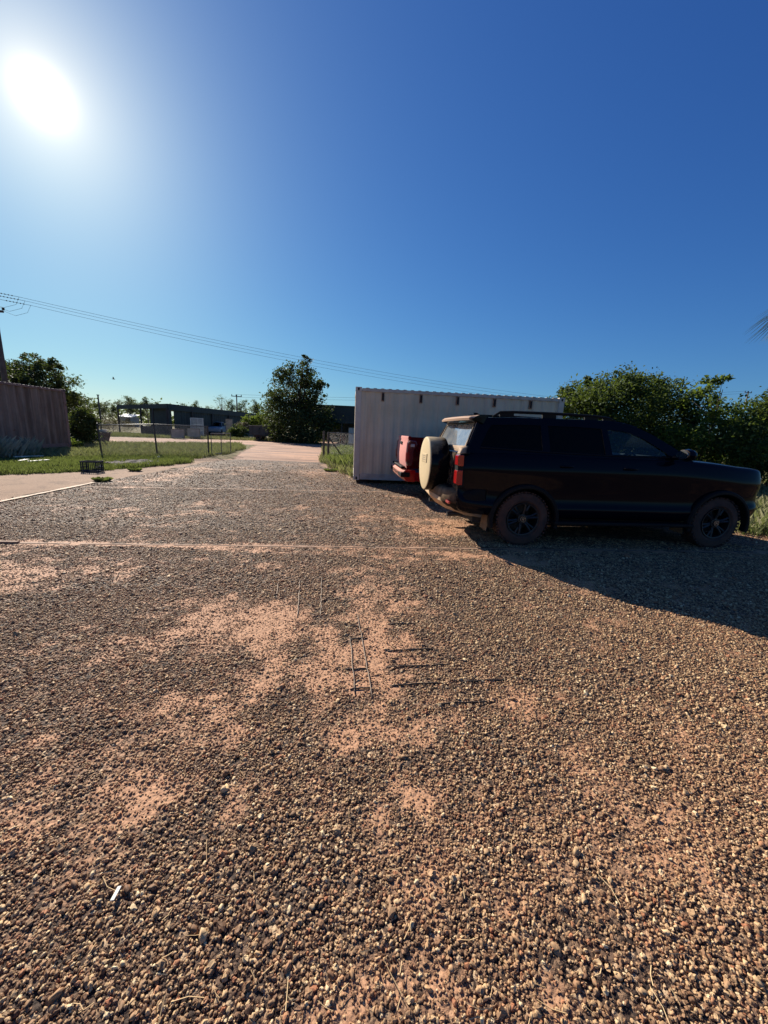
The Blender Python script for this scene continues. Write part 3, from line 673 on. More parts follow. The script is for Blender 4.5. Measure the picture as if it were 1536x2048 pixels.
        # mud flaps
        mf = MB(); mf.prism([(0, 0), (.02, .26), (.05, .30), (.06, .30), (.035, 0)], lambda a, z, t, s_=s_: (-.53+a, s_*(HW-.04)-s_*t, .19+z), .26); mf.build('mud_flap', m_rdust, root)
        mf = MB(); mf.prism([(0, 0), (.0, .25), (.03, .25), (.03, 0)], lambda a, z, t, s_=s_: (2.50+a, s_*(HW-.04)-s_*t, .2+z), .24); mf.build('mud_flap', m_rdust, root)
        # roof rail
        rr_ = MB(); vv = s_*(VT-.055)
        def raily(x): return 1.765+.012*math.sin((x+.5)/1.8*math.pi)
        rr_.tube([(-.50, vv, raily(-.5)+.0), (-.40, vv, 1.825), (-.2, vv, 1.838), (.4, vv, 1.845), (1.0, vv, 1.838), (1.22, vv, 1.82), (1.34, vv, 1.775)], [.012, .02, .02, .02, .02, .018, .012], 8)
        for xx in (-.30, .32, .95, 1.2): rr_.box((xx, vv, 1.80), (.20 if xx < 1 else .14, .026, .06))
        rr_.build('roof_rail', m_trim, root, smooth='angle')
        # tail lamp: upper and lower lens in a black housing
        h = MB(); y0 = s_*.80
        h.prism([(-.985, .79), (-1.0, .85), (-1.01, 1.2), (-.99, 1.245), (-.93, 1.25), (-.90, .80)], lambda a, z, t, s_=s_: (a, s_*(.765+t), z), .145)
        hh = h.build('tail_lamp', m_trim, root, bevel=.01)
        for z0, z1 in ((1.085, 1.235), (.83, 1.03)):
            l_ = MB(); l_.prism([(-.99, z0), (-1.018, z0+.012), (-1.018, z1-.012), (-.99, z1), (-.935, z1), (-.93, z0)], lambda a, z, t, s_=s_: (a, s_*(.785+t), z), .136); l_.build('lens', m_tail, hh, bevel=.008)
        # rear window pillar (light from the dust on it)
    # ---- roof
    def rz_(x):
        pts = [(-.80, 1.735), (-.5, 1.765), (0, 1.79), (.5, 1.80), (1.0, 1.81), (1.38, 1.795), (1.64, 1.73)]
        for (a, za), (c, zc) in zip(pts, pts[1:]):
            if x <= c: return za+(zc-za)*(x-a)/(c-a)
        return 1.73
    b = MB(); rg = []
    def edge(x):
        for (a, za), (c, zc) in zip(outer[4:], outer[5:]):
            if a <= x <= c: return za+(zc-za)*(x-a)/(c-a)
        return 1.705
    for x in (-.74, -.6, -.4, -.2, 0, .3, .6, .9, 1.15, 1.38, 1.54, 1.63):
        e, zc = edge(x)-.012, rz_(x); v0 = lat(e)-.0
        top = [(x, -v0, e), (x, -v0+.02, e+.022), (x, -v0+.08, e+(zc-e)*.65), (x, -v0*.55, zc-.004), (x, 0, zc), (x, v0*.55, zc-.004), (x, v0-.08, e+(zc-e)*.65), (x, v0-.02, e+.022), (x, v0, e)]
        bot = [(x, v0-.03, e-.02), (x, 0, zc-.035), (x, -v0+.03, e-.02)]
        rg.append(top+bot)
    b.loft(rg); b.build('roof', m_black, root, smooth='angle')
    # windscreen and rear window
    ws = [(1.615, 1.715, .70), (1.88, 1.61, .735), (2.12, 1.475, .77), (2.34, 1.355, .81), (2.46, 1.29, .83)]
    b = MB(); b.loft([[(x+.05*(1-(v/w)**2), v, z+.01*(1-(v/w)**2)) for v in [w*(k/4-1) for k in range(9)]]+[(x-.01, w, z-.006), (x-.01, -w, z-.006)] for x, z, w in ws]); b.build('windscreen', m_glass, root, smooth='angle')
    # tailgate top with opening and dusty frame
    def back(a, z, t): return (-.925+(z-1.265)*.42 - .03*(1-(a/.85)**2) + t, a*(1-(z-1.265)*.36), z)
    outl = [(-.88, 1.26), (-.88, 1.71), (-.4, 1.725), (0, 1.73), (.4, 1.725), (.88, 1.71), (.88, 1.26), (.4, 1.26), (0, 1.26), (-.4, 1.26)]
    hole = [(-.78, 1.355), (-.80, 1.64), (-.4, 1.65), (0, 1.655), (.4, 1.65), (.80, 1.64), (.78, 1.355), (.4, 1.345), (0, 1.345), (-.4, 1.345)]
    m_tg = paint('dusty_tailgate', (.008, .008, .01), srgb(176, 150, 124), .5)
    p = MB(); p.plate(outl, [hole], back, .04); p.build('tailgate', m_tg, root, bevel=.006)
    g = MB(); g.prism(hole, lambda a, z, t: back(a, z, .012+t), .005); g.build('rear_window', m_rglass, root, smooth=False)
    # shoulder under the rear window, above the lamps
    for s_ in (-1, 1):
        b = MB(); b.loft([[(-.995, s_*.78, 1.245), (-.995, s_*.90, 1.245), (-.93, s_*.925, 1.25), (-.86, s_*.93, 1.25), (-.86, s_*.76, 1.25)], [(-.97, s_*.77, 1.32), (-.965, s_*.875, 1.32), (-.91, s_*.905, 1.32), (-.85, s_*.89, 1.32), (-.85, s_*.76, 1.32)], [(-.90, s_*.77, 1.36), (-.90, s_*.84, 1.36), (-.87, s_*.855, 1.36), (-.84, s_*.85, 1.36), (-.84, s_*.77, 1.36)]]); b.build('lamp_shoulder', m_tg, root, smooth='angle', bevel=.01)
    # spoiler
    b = MB(); rg = []
    for v, dx in ((-.77, .14), (-.74, .08), (-.5, .03), (0, .01), (.5, .03), (.74, .08), (.77, .14)):
        rg.append([(-.93+dx, v, 1.70), (-.94+dx, v, 1.73), (-.90+dx, v, 1.757), (-.72, v, 1.775), (-.60, v, 1.77), (-.66, v, 1.66), (-.80+dx, v, 1.665)])
    b.loft(rg); b.build('rear_spoiler', paint('spoiler_paint', (.005, .005, .007), srgb(190, 158, 134), .42), root, smooth='angle')
    # shark fin
    b = MB(); b.loft([[(-.52, -.028, 1.765), (-.30, -.012, 1.78), (-.30, .012, 1.78), (-.52, .028, 1.765)], [(-.545, -.012, 1.82), (-.42, -.006, 1.81), (-.42, .006, 1.81), (-.545, .012, 1.82)], [(-.56, -.004, 1.842), (-.50, -.003, 1.842), (-.50, .003, 1.842), (-.56, .004, 1.842)]]); b.build('roof_antenna', m_trim, root, smooth='angle')
    # rear bumper, skid plate, reflector
    b = MB(); rg = []
    for v, dx in ((-.945, .42), (-.93, .27), (-.84, .14), (-.6, .03), (0, -.02), (.6, .03), (.84, .14), (.93, .27), (.945, .42)):
        x = -1.13+dx; rg.append([(x+.02, v, .52), (x-.01, v, .56), (x-.01, v, .70), (x+.02, v, .745), (x+.12, v, .78), (-.60, v, .78), (-.60, v, .44), (x+.12, v, .44)])
    b.loft(rg); bp = b.build('rear_bumper', m_rdust, root, smooth='angle')
    b = MB(); rg = []
    for v, dx in ((-.80, .26), (-.68, .09), (-.5, .01), (0, -.02), (.5, .01), (.68, .09), (.80, .26)):
        x = -1.14+dx; rg.append([(x, v, .60), (x+.0, v, .545), (x+.10, v, .43), (x+.30, v, .36), (x+.32, v, .40), (x+.13, v, .48), (x+.04, v, .60)])
    b.loft(rg); b.build('skid_plate', paint('skid_plate', (.16, .15, .14), srgb(206, 176, 142), .2, .45, .2), bp, smooth='angle')
    for s_ in (-1, 1):
        MB().box((-1.075, s_*.80, .575), (.03, .16, .035)).build('reflector', m_tail, bp, bevel=.006)
        b = MB(); b.tube([(-.8, s_*.6, .37), (-1.02, s_*.6, .36)], .035, 12); b.build('exhaust_pipe', m_rim, root)
    # spare wheel cover on the tailgate: shallow drum, raised rim and a badge panel
    c = MB(); c.lathe([(.30, 0), (.30, .38), (.285, .405), (.26, .414), (.022, .414), (.008, .411), (-.001, .402), (-.006, .385), (-.012, .2), (-.014, 0)], (-1.27, .0, 1.035), (1, 0, 0), 64)
    sp_ = c.build('spare_wheel_cover', m_cover, root, smooth='angle')
    MB().box((-1.285, -.02, 1.13), (.012, .36, .13)).build('badge_panel', m_cover, sp_, bevel=.005)
    pl = MB()
    for k, (ln, dz) in enumerate(((.26, .03), (.22, 0), (.25, -.03))): pl.box((-1.292, -.02, 1.13+dz), (.004, ln, .012))
    pl.build('badge_lines', mat('badge_grey', srgb(150, 132, 106)), sp_)
    c = MB(); c.lathe([(0, .16), (.1, .16)], (-1.06, 0, 1.035), (1, 0, 0), 24); c.build('spare_mount', m_trim, root)
    MB().box((-1.03, .0, 1.0), (.1, .3, .3)).build('spare_bracket', m_trim, root, bevel=.01)
    # nose: grille, head lamps, bumper, bull-nosed lower apron
    b = MB(); rg = []
    for v, dx in ((-.90, -.34), (-.86, -.16), (-.74, -.04), (-.4, .02), (0, .03), (.4, .02), (.74, -.04), (.86, -.16), (.90, -.34)):
        x = 3.77+dx; rg.append([(3.5+dx*.5, v, .45), (x-.04, v, .42), (x+.03, v, .50), (x+.05, v, .62), (x+.05, v, .70), (x-.02, v, .745), (x-.10, v, .76), (3.5+dx*.5, v, .76)])
    b.loft(rg); b.build('front_bumper', m_trim, root, smooth='angle')
    MB().box((3.745, 0, .92), (.06, 1.1, .28)).build('grille', m_trim, root, bevel=.03)
    g = MB()
    for k in range(4): g.box((3.781, 0, .83+.06*k), (.012, 1.0, .018))
    g.build('grille_bars', m_chrome, root)
    for s_ in (-1, 1):
        b = MB(); b.loft([[(3.52, s_*.905, 1.075), (3.53, s_*.90, .955), (3.45, s_*.86, .955), (3.44, s_*.86, 1.075)], [(3.66, s_*.86, 1.065), (3.68, s_*.855, .945), (3.56, s_*.8, .945), (3.54, s_*.8, 1.065)], [(3.765, s_*.74, 1.045), (3.79, s_*.735, .94), (3.64, s_*.68, .94), (3.62, s_*.68, 1.045)], [(3.80, s_*.56, 1.03), (3.825, s_*.56, .945), (3.7, s_*.56, .945), (3.7, s_*.56, 1.03)]])
        b.build('headlight', m_head, root, smooth='angle', bevel=.004)
    # underbody
    MB().box((1.45, 0, .33), (4.2, 1.3, .14)).build('underbody', m_int, root)
    # inside: seats, dashboard, steering wheel
    def seat(x, y):
        b = MB(); b.loft([[(x-.05, y-.24, .82), (x+.45, y-.24, .84), (x+.45, y+.24, .84), (x-.05, y+.24, .82)], [(x-.05, y-.23, .98), (x+.45, y-.23, 1.0), (x+.45, y+.23, 1.0), (x-.05, y+.23, .98)]])
        b.loft([[(x-.12, y-.23, .95), (x+.02, y-.23, .95), (x+.02, y+.23, .95), (x-.12, y+.23, .95)], [(x-.28, y-.19, 1.40), (x-.17, y-.19, 1.42), (x-.17, y+.19, 1.42), (x-.28, y+.19, 1.40)]])
        b.box((x-.26, y, 1.53), (.09, .25, .17)); b.tube([(x-.24, y-.07, 1.38), (x-.25, y-.07, 1.5)], .008, 6); b.tube([(x-.24, y+.07, 1.38), (x-.25, y+.07, 1.5)], .008, 6)
        return b.build('seat', m_int, root, bevel=.02)
    for x in (1.15, .25):
        for y in (-.42, .42): seat(x, y)
    d = MB(); d.loft([[(2.0, v, 1.0), (1.90, v, 1.20), (1.96, v, 1.29), (2.2, v, 1.31), (2.42, v, 1.27), (2.42, v, 1.0)] for v in (-.78, -.1, .1, .78)]); d.build('dashboard', m_int, root, bevel=.01)
    sw = MB(); ctr = Vector((1.75, -.42, 1.18)); ax = Vector((-.82, 0, .57)).normalized(); a_ = Vector((0, 1, 0)); b2 = ax.cross(a_)
    sw.tube([ctr+(a_*math.cos(k*math.pi/14)+b2*math.sin(k*math.pi/14))*.185 for k in range(29)], .016, 8, cap=False)
    for k in (0, math.pi, -math.pi/2, math.pi/2): sw.tube([ctr, ctr+(a_*math.cos(k)+b2*math.sin(k))*.18], .016, 6)
    sw.tube([ctr, ctr-ax*.25], .03, 8); sw.build('steering_wheel', m_int, root, smooth='angle')
    MB().box((1.70, 0, 1.64), (.03, .24, .06)).build('rear_view_mirror', m_int, root, bevel=.01)
    MB().box((.9, 0, .80), (3.2, 1.6, .04)).build('cabin_floor', m_int, root)
    # wheels
    for x in (-.02, 2.99):
        for s_ in (-1, 1): wheel(root, x, s_*(HW-.135), .377, .382, .265, s_, .235)
    return root
SUV = suv()
# ---------------------------------------------------------------- red ute behind
m_red = paint('red_car_paint', srgb(128, 10, 22), srgb(214, 150, 140), .14, .2, .5)
m_redb = paint('red_bumper_paint', srgb(150, 14, 22), srgb(206, 150, 132), .3, .3, .3)
def ute():
    rz = math.radians(6.0); HW = .93
    p0 = Vector((.52, 8.32, 0)); n = Vector((-math.sin(rz), math.cos(rz), 0)); loc = p0 + n*HW
    root = empty('ute', (loc.x, loc.y, .004), rz, 'dusty red pickup ute parked between the black wagon and the pale container', 'ute')
    # tub with raised edges, tailgate behind
    b = MB()
    for s_ in (-1, 1):
        rg = []
        for x, dz in ((.03, 0), (.05, 0), (.8, -.005), (1.55, -.01)):
            rg.append([(x, s_*(HW-.03), .62), (x, s_*(HW+.0), .78), (x, s_*(HW+.008), 1.0), (x, s_*(HW-.0), 1.12), (x, s_*(HW-.02), 1.14), (x, s_*(HW-.03), 1.36+dz), (x, s_*(HW-.06), 1.39+dz), (x, s_*(HW-.12), 1.39+dz), (x, s_*(HW-.13), .75), (x, s_*(HW-.13), .62)])
        b.loft(rg)
    b.box((.80, 0, .76), (1.5, 1.6, .06)); b.box((1.52, 0, 1.05), (.06, 1.6, .62)); tub = b.build('tub', m_red, root, smooth='angle')
    cut = []
    for s_ in (-1, 1):
        c = MB(); c.lathe([(0, 0), (0, .45), (.4, .45), (.4, 0)], (1.17, s_*(HW+.15), .39), (0, -s_, 0), 40); c2 = c.build('cutter', None)
        bm = bmesh.new(); bm.from_mesh(c2.data); bmesh.ops.remove_doubles(bm, verts=bm.verts, dist=1e-5); bmesh.ops.recalc_face_normals(bm, faces=bm.faces); bm.to_mesh(c2.data); bm.free(); c2.parent = root; cut.append(c2)
    bpy.context.view_layer.update(); boolean_cut(tub, cut)
    b = MB(); rg = []
    for v in (-.76, -.7, 0, .7, .76):
        k = .0 if abs(v) < .73 else .012
        rg.append([(-.055+k, v, .70), (-.075+k, v, .80), (-.085+k, v, 1.0), (-.075+k, v, 1.25), (-.055+k, v, 1.34), (-.065+k, v, 1.38), (-.055+k, v, 1.42), (.01, v, 1.42), (.02, v, 1.36), (.02, v, .70)])
    b.loft(rg); tg = b.build('tailgate', m_red, root, smooth='angle')
    MB().box((-.088, 0, 1.26), (.02, .26, .07)).build('handle', m_trim, tg, bevel=.01)
    for s_ in (-1, 1):
        # lamp: tall lens wrapping round the corner
        l_ = MB(); l_.prism([(-.065, .80), (-.085, .86), (-.09, 1.05), (-.075, 1.28), (-.03, 1.335), (.10, 1.32), (.13, 1.24), (.06, 1.14), (.045, .86), (.02, .80)], lambda a, z, t, s_=s_: (a, s_*(.785+t), z), .152); lm = l_.build('tail_lamp', lens('dark_red_lens', (.10, .02, .022)) if 'dark_red_lens' not in MATS else MATS['dark_red_lens'], root, bevel=.012)
        l_ = MB(); l_.box((-.088, s_*.86, .98), (.02, .09, .20)); l_.build('lens', m_tail, lm, bevel=.01)
        l_ = MB(); l_.box((.03, s_*.94, 1.23), (.08, .012, .06)); l_.build('reversing_lens', m_head, lm, bevel=.01)
        # cab lower side
    # bumper wraps round, step in the middle
    b = MB(); rg = []
    for v, dx in ((-.93, .16), (-.915, .02), (-.8, -.03), (-.5, -.04), (0, -.04), (.5, -.04), (.8, -.03), (.915, .02), (.93, .16)):
        rg.append([(-.12+dx, v, .50), (-.16+dx, v, .56), (-.16+dx, v, .66), (-.12+dx, v, .70), (.12, v, .70), (.12, v, .45), (-.04+dx, v, .45)])
    b.loft(rg)
    bp = b.build('rear_bumper', m_redb, root, smooth='angle')
    b = MB(); b.box((-.10, 0, .60), (.2, 1.9, .10)); b.build('bumper_step', m_trim, bp, bevel=.015)
    b = MB(); b.box((-.13, 0, .745), (.09, 1.55, .05)); b.build('step_pad', m_trim, bp, bevel=.012)
    # side skirt of the tub behind the wheel
    for s_ in (-1, 1):
        b = MB(); b.prism([(.10, .46), (.06, .66), (.70, .66), (.68, .45)], lambda a, z, t, s_=s_: (a, s_*(HW-.02-t), z), .05); b.build('side_skirt', m_red, root, bevel=.008)
    # cab + bonnet
    def ring(x, zb, zt, w):
        h = [(0, zb), (w-.08, zb), (w-.01, zb+.1), (w, .8), (w-.01, zt-.12), (w-.05, zt-.02), (w-.14, zt), (0, zt+.03)]
        return [(x, -a, z) for a, z in h]+[(x, a, z) for a, z in reversed(h[1:-1])]
    b = MB(); b.loft([ring(x, zb, zt, w) for x, zb, zt, w in ((1.58, .42, 1.15, HW-.02), (1.62, .40, 1.16, HW), (2.6, .40, 1.16, HW), (3.5, .40, 1.17, HW), (3.9, .42, 1.16, HW), (4.5, .44, 1.10, HW), (4.95, .46, 1.03, HW-.05), (5.12, .5, .92, HW-.16), (5.16, .55, .8, HW-.3))])
    body = b.build('body', m_red, root, smooth='angle')
    cut = []
    for s_ in (-1, 1):
        c = MB(); c.lathe([(0, 0), (0, .45), (.4, .45), (.4, 0)], (4.30, s_*(HW+.15), .39), (0, -s_, 0), 40); c2 = c.build('cutter', None)
        bm = bmesh.new(); bm.from_mesh(c2.data); bmesh.ops.remove_doubles(bm, verts=bm.verts, dist=1e-5); bmesh.ops.recalc_face_normals(bm, faces=bm.faces); bm.to_mesh(c2.data); bm.free(); c2.parent = root; cut.append(c2)
    bpy.context.view_layer.update(); boolean_cut(body, cut)
    b = MB(); b.loft([[(x, -w, z), (x, w, z)] + [(x+.001, w*.98, z2), (x+.001, -w*.98, z2)] for x, w, z, z2 in ((1.72, .64, 1.74, 1.70), (1.9, .66, 1.79, 1.75), (2.6, .66, 1.80, 1.76), (3.1, .64, 1.77, 1.73))]); b.build('roof', m_red, root, bevel=.01)
    for s_ in (-1, 1):
        lat2 = lambda z: HW-.06-(z-1.15)*.36
        p = MB(); p.plate([(1.60, 1.13), (1.70, 1.74), (1.9, 1.77), (2.6, 1.775), (3.1, 1.75), (3.75, 1.16)], [[(1.78, 1.22), (1.84, 1.66), (2.38, 1.68), (2.42, 1.2)], [(2.52, 1.2), (2.48, 1.68), (3.05, 1.66), (3.5, 1.24)]], lambda a, z, t, s_=s_: (a, s_*(lat2(z)-t), z), .04); p.build('side_frame', m_red, root)
        for w_ in ([(1.78, 1.22), (1.84, 1.66), (2.38, 1.68), (2.42, 1.2)], [(2.52, 1.2), (2.48, 1.68), (3.05, 1.66), (3.5, 1.24)]):
            q = MB(); q.prism(w_, lambda a, z, t, s_=s_: (a, s_*(lat2(z)-.015-t), z), .004); q.build('side_window', m_priv, root)
    q = MB(); q.loft([[(3.08, -.64, 1.75), (3.08, .64, 1.75), (3.07, .64, 1.745), (3.07, -.64, 1.745)], [(3.78, -.8, 1.18), (3.78, .8, 1.18), (3.77, .8, 1.175), (3.77, -.8, 1.175)]]); q.build('windscreen', m_glass, root)
    q = MB(); q.loft([[(1.615, -.8, 1.18), (1.615, .8, 1.18), (1.62, .8, 1.18), (1.62, -.8, 1.18)], [(1.72, -.64, 1.72), (1.72, .64, 1.72), (1.725, .64, 1.72), (1.725, -.64, 1.72)]]); q.build('rear_window', m_priv, root)
    MB().box((3.2, 0, .40), (4.0, 1.2, .14)).build('underbody', m_int, root)
    MB().box((.9, 0, .55), (1.6, 1.0, .12)).build('chassis', m_int, root)
    for s_ in (-1, 1): MB().box((5.0, s_*.66, .88), (.16, .36, .16)).build('headlight', m_head, root, bevel=.03)
    for x in (1.17, 4.30):
        for s_ in (-1, 1): wheel(root, x, s_*(HW-.13), .385, .385, .25, s_, .22, emblem=False)
    return root
UTE = ute()
# ================================================================ VEGETATION
def leaf_mat(name, ca, cb, cc, trans=.42, rough=.7):
    m = bpy.data.materials.new(name); m.use_nodes = True; t = m.node_tree; t.nodes.clear(); n = t.nodes.new
    o = n('ShaderNodeOutputMaterial'); b = n('ShaderNodeBsdfPrincipled'); tr = n('ShaderNodeBsdfTranslucent'); mx = n('ShaderNodeMixShader'); mx.inputs[0].default_value = trans
    ge = n('ShaderNodeNewGeometry'); tc = n('ShaderNodeTexCoord')
    c = ramp(t, ge.outputs['Random Per Island'], [(0, ca), (.5, cb), (1, cc)])
    c = mixc(t, ramp(t, noise(t, .8, 3, .6, vec=tc.outputs['Object']), [(.35, (0, 0, 0)), (.7, (.6,)*3)]), c, mixc(t, .5, cb, cc))
    t.links.new(c, b.inputs['Base Color']); b.inputs['Roughness'].default_value = rough; b.inputs['Specular IOR Level'].default_value = .2
    bright = mixc(t, .55, c, (.20, .26, .03)); t.links.new(bright, tr.inputs[0])
    t.links.new(b.outputs[0], mx.inputs[1]); t.links.new(tr.outputs[0], mx.inputs[2]); t.links.new(mx.outputs[0], o.inputs[0]); MATS[name] = m; return m
M_LEAF = leaf_mat('leaf_dark_green', (.022, .040, .012), (.040, .068, .018), (.075, .105, .028), .30)
M_LEAFB = leaf_mat('leaf_mid_green', (.030, .058, .012), (.055, .095, .018), (.10, .14, .03), .5)
M_LEAFD = leaf_mat('leaf_deep_green', (.020, .034, .014), (.034, .054, .020), (.060, .080, .030), .2)
M_PALM = leaf_mat('palm_green', (.018, .03, .012), (.03, .045, .018), (.05, .06, .025), .1)
M_GUM = leaf_mat('leaf_grey_green', (.045, .060, .030), (.07, .088, .045), (.10, .115, .06), .3)
M_DRY = leaf_mat('dry_twigs', srgb(128, 112, 92), srgb(150, 132, 108), srgb(104, 90, 74), .1)
M_GRASS = leaf_mat('grass_green', (.085, .11, .035), (.135, .155, .06), (.21, .21, .10), .35)
M_GRASSO = leaf_mat('grass_olive', (.15, .155, .075), (.24, .225, .12), (.36, .32, .19), .3)
M_WEED = leaf_mat('weeds_grey', (.24, .23, .18), (.34, .32, .26), (.46, .42, .34), .3)
m_bark = mat('bark', srgb(92, 78, 66), srgb(62, 52, 44), 5, .9, bump=.01, bscale=20)
m_pbark = mat('pale_bark', srgb(168, 158, 142), srgb(120, 108, 94), 3, .85)

def leaves(name, clumps, n, leaf, m, parent=None, seed=0, sub=26, sig=.17, asp=.5, hang=.0, shell=.55):
    """clumps: (x,y,z,r[,rz]) -> a mesh of many leaf-sized blades grouped in sprays"""
    r_ = np.random.default_rng(seed); C_ = np.array([(c[0], c[1], c[2], c[3], (c[4] if len(c) > 4 else c[3])) for c in clumps], float)
    w = C_[:, 3]**2; w /= w.sum(); ns = max(6, int(len(C_)*sub)); pick = r_.choice(len(C_), ns, p=w)
    d = r_.normal(size=(ns, 3)); d /= np.linalg.norm(d, axis=1)[:, None]; rad = shell+(1.06-shell)*r_.random(ns)**.6
    cc = C_[pick]; sc = cc[:, :3] + d*rad[:, None]*np.stack([cc[:, 3], cc[:, 3], cc[:, 4]], 1)
    sr = cc[:, 3]*sig*(.6+.9*r_.random(ns))
    k = r_.integers(0, ns, n); off = r_.normal(size=(n, 3)); P = sc[k]+off*sr[k][:, None]*np.array([1.1, 1.1, .75])
    P[:, 2] = np.maximum(P[:, 2], .03)
    ax = r_.normal(size=(n, 3)); ax[:, 2] = ax[:, 2]*.6-hang; ax += d[k]*.7; ax /= np.linalg.norm(ax, axis=1)[:, None]
    up = r_.normal(size=(n, 3)); up[:, 2] += .9; sd = np.cross(ax, up); sd /= np.linalg.norm(sd, axis=1)[:, None]; nn = np.cross(sd, ax)
    l = (leaf*(.6+.8*r_.random(n)))[:, None]; wd = l*asp*.5
    V = np.stack([P-ax*l*.5, P+sd*wd+nn*wd*.35, P+ax*l*.5, P-sd*wd+nn*wd*.35], 1).reshape(-1, 3)
    return npmesh(name, V, np.arange(4*n).reshape(n, 4), m, parent)
def limbs(name, base, clumps, r0, m, parent, seed=0, k=2, fork=.35):
    r_ = random.Random(seed); b = MB(); base = Vector(base)
    top = max(clumps, key=lambda c: c[2]); cx = Vector(top[:3]); h = cx.z
    mid = [base.lerp(Vector((cx.x, cx.y, 0))+Vector((0, 0, 0)), q*.8)*1 for q in (0, .33, .66, 1)]
    pts = [Vector((p.x+r_.uniform(-.04, .04)*h*(i > 0), p.y+r_.uniform(-.04, .04)*h*(i > 0), base.z-.05+h*q)) for i, (p, q) in enumerate(zip(mid, (0, .3, .62, .95)))]
    b.tube(pts, [r0, r0*.72, r0*.45, r0*.15], 7)
    for c in clumps:
        for j in range(k):
            t = r_.uniform(fork*.4, .8); i = min(2, int(t*3)); s0 = pts[i].lerp(pts[i+1], t*3-i)
            e = Vector(c[:3])+Vector((r_.uniform(-.6, .6), r_.uniform(-.6, .6), r_.uniform(-.1, .8)))*c[3]
            m_ = s0.lerp(e, .5)+Vector((r_.uniform(-.1, .1), r_.uniform(-.1, .1), r_.uniform(-.02, .12)))*c[3]
            rr = r0*(.42-.25*t); b.tube([s0, m_, e], [rr, rr*.6, rr*.15], 5)
    return b.build(name, m, parent, smooth=True)
def pc(lst, Y, jit=.12, seed=0):
    """clumps given as (photo x, photo y, photo radius[, extra depth]) at distance Y"""
    r_ = random.Random(seed); out = []
    for q in lst:
        Yc = Y+(q[3] if len(q) > 3 else r_.uniform(-jit, jit)*Y*.6); p = at(q[0], q[1], Yc); r = q[2]*Yc/FPX
        out.append((p.x, p.y, max(p.z, r*.4), r))
    return out
def tree(name, label, cat, lst, Y, n, leaf, m, r0=.12, base=None, group=None, seed=0, bark=None, jit=.12, **kw):
    cl = pc(lst, Y, jit, seed); bx = base or (sum(c[0]*c[3] for c in cl)/sum(c[3] for c in cl), sum(c[1]*c[3] for c in cl)/sum(c[3] for c in cl))
    root = empty(name, (0, 0, 0), 0, label, cat, group); root.location = (bx[0], bx[1], 0)
    cl2 = [(c[0]-bx[0], c[1]-bx[1], c[2], c[3]) for c in cl]
    leaves('crown', cl2, n, leaf, m, root, seed, **kw); limbs('trunk', (0, 0, 0), cl2, r0, bark or m_bark, root, seed)
    return root
tree('leafy_tree', 'dense dark green tree behind the bonnet of the black car, left of the airy one', 'tree',
     [(1108, 808, 12), (1135, 804, 20), (1168, 790, 30), (1208, 786, 32), (1252, 774, 32), (1296, 778, 30), (1334, 792, 30), (1174, 762, 9), (1128, 784, 8), (1150, 840, 46), (1205, 835, 58), (1265, 830, 62), (1325, 845, 56), (1180, 895, 55), (1250, 900, 60), (1310, 905, 55)],
     15.6, 60000, .10, M_LEAF, .10, seed=21, sub=60, sig=.20, asp=.62, shell=.4)
tree('leafy_tree', 'airy light green tree with sky showing through it, right of the dense dark tree', 'tree',
     [(1384, 792, 22), (1418, 778, 20), (1444, 762, 11), (1400, 835, 34), (1446, 828, 30), (1372, 880, 40), (1432, 885, 42), (1480, 850, 26), (1478, 895, 36)],
     13.8, 8500, .105, M_LEAFB, .05, seed=22, sub=26, sig=.22, asp=.6, shell=.2)
tree('leafy_tree', 'broad dark tree at the right edge beyond the bonnet of the black car', 'tree',
     [(1500, 852, 40), (1545, 835, 44), (1600, 820, 50), (1480, 890, 38), (1540, 895, 56), (1610, 890, 60)],
     13.2, 30000, .10, M_LEAF, .09, seed=23, sub=60, sig=.2, asp=.6, shell=.4)
tree('bush', 'low dark scrub at the foot of the trees right of the black car', 'shrub',
     [(1400, 925, 26), (1450, 925, 24), (1500, 922, 26), (1340, 930, 30)], 17.5, 12000, .10, M_LEAF, .04, seed=27, sub=50, sig=.22, shell=.3)
tree('shade_tree', 'tall dark tree with a pointed top standing beside the far end of the driveway', 'tree',
     [(613, 719, 9), (611, 738, 15), (612, 762, 20), (607, 790, 26), (577, 738, 16), (560, 752, 14), (572, 768, 24), (548, 795, 16), (556, 815, 26), (590, 815, 38), (640, 770, 11), (652, 768, 6), (634, 790, 16), (632, 822, 28), (650, 832, 12), (547, 845, 24), (580, 855, 34), (620, 860, 36), (645, 862, 18), (605, 878, 22), (565, 875, 20)],
     40.5, 26000, .21, M_LEAFD, .22, base=tuple(gnd(597, 884))[:2], seed=31, jit=.05, sub=30, sig=.22, asp=.6, shell=.3)
tree('shade_tree', 'feathery topped dark tree behind the brown container, nearest the utility pole', 'tree',
     [(8, 748, 26), (-20, 770, 40), (30, 775, 40), (56, 716, 14), (66, 728, 16), (50, 745, 24), (10, 815, 44), (12, 762, 26), (20, 738, 12)], 27, 14000, .19, M_LEAFD, .14, seed=41, sub=34, sig=.2, hang=.1, asp=.42, shell=.35)
tree('shade_tree', 'dark spreading tree behind the far end of the brown container', 'tree',
     [(82, 742, 20), (110, 728, 14), (95, 765, 32), (130, 775, 24), (75, 805, 40), (125, 815, 34), (146, 800, 14)], 29, 14000, .19, M_LEAFD, .14, seed=42, sub=34, sig=.2, asp=.45, shell=.35)
tree('bush', 'rounded dark green bush between the brown container and the leaning fence post', 'shrub',
     [(165, 840, 20), (150, 852, 22), (182, 846, 16), (160, 872, 24), (148, 893, 18), (172, 862, 20)], 21.5, 9000, .13, M_LEAFD, .06, seed=43, jit=.04, sub=40, sig=.2, asp=.55, shell=.3)
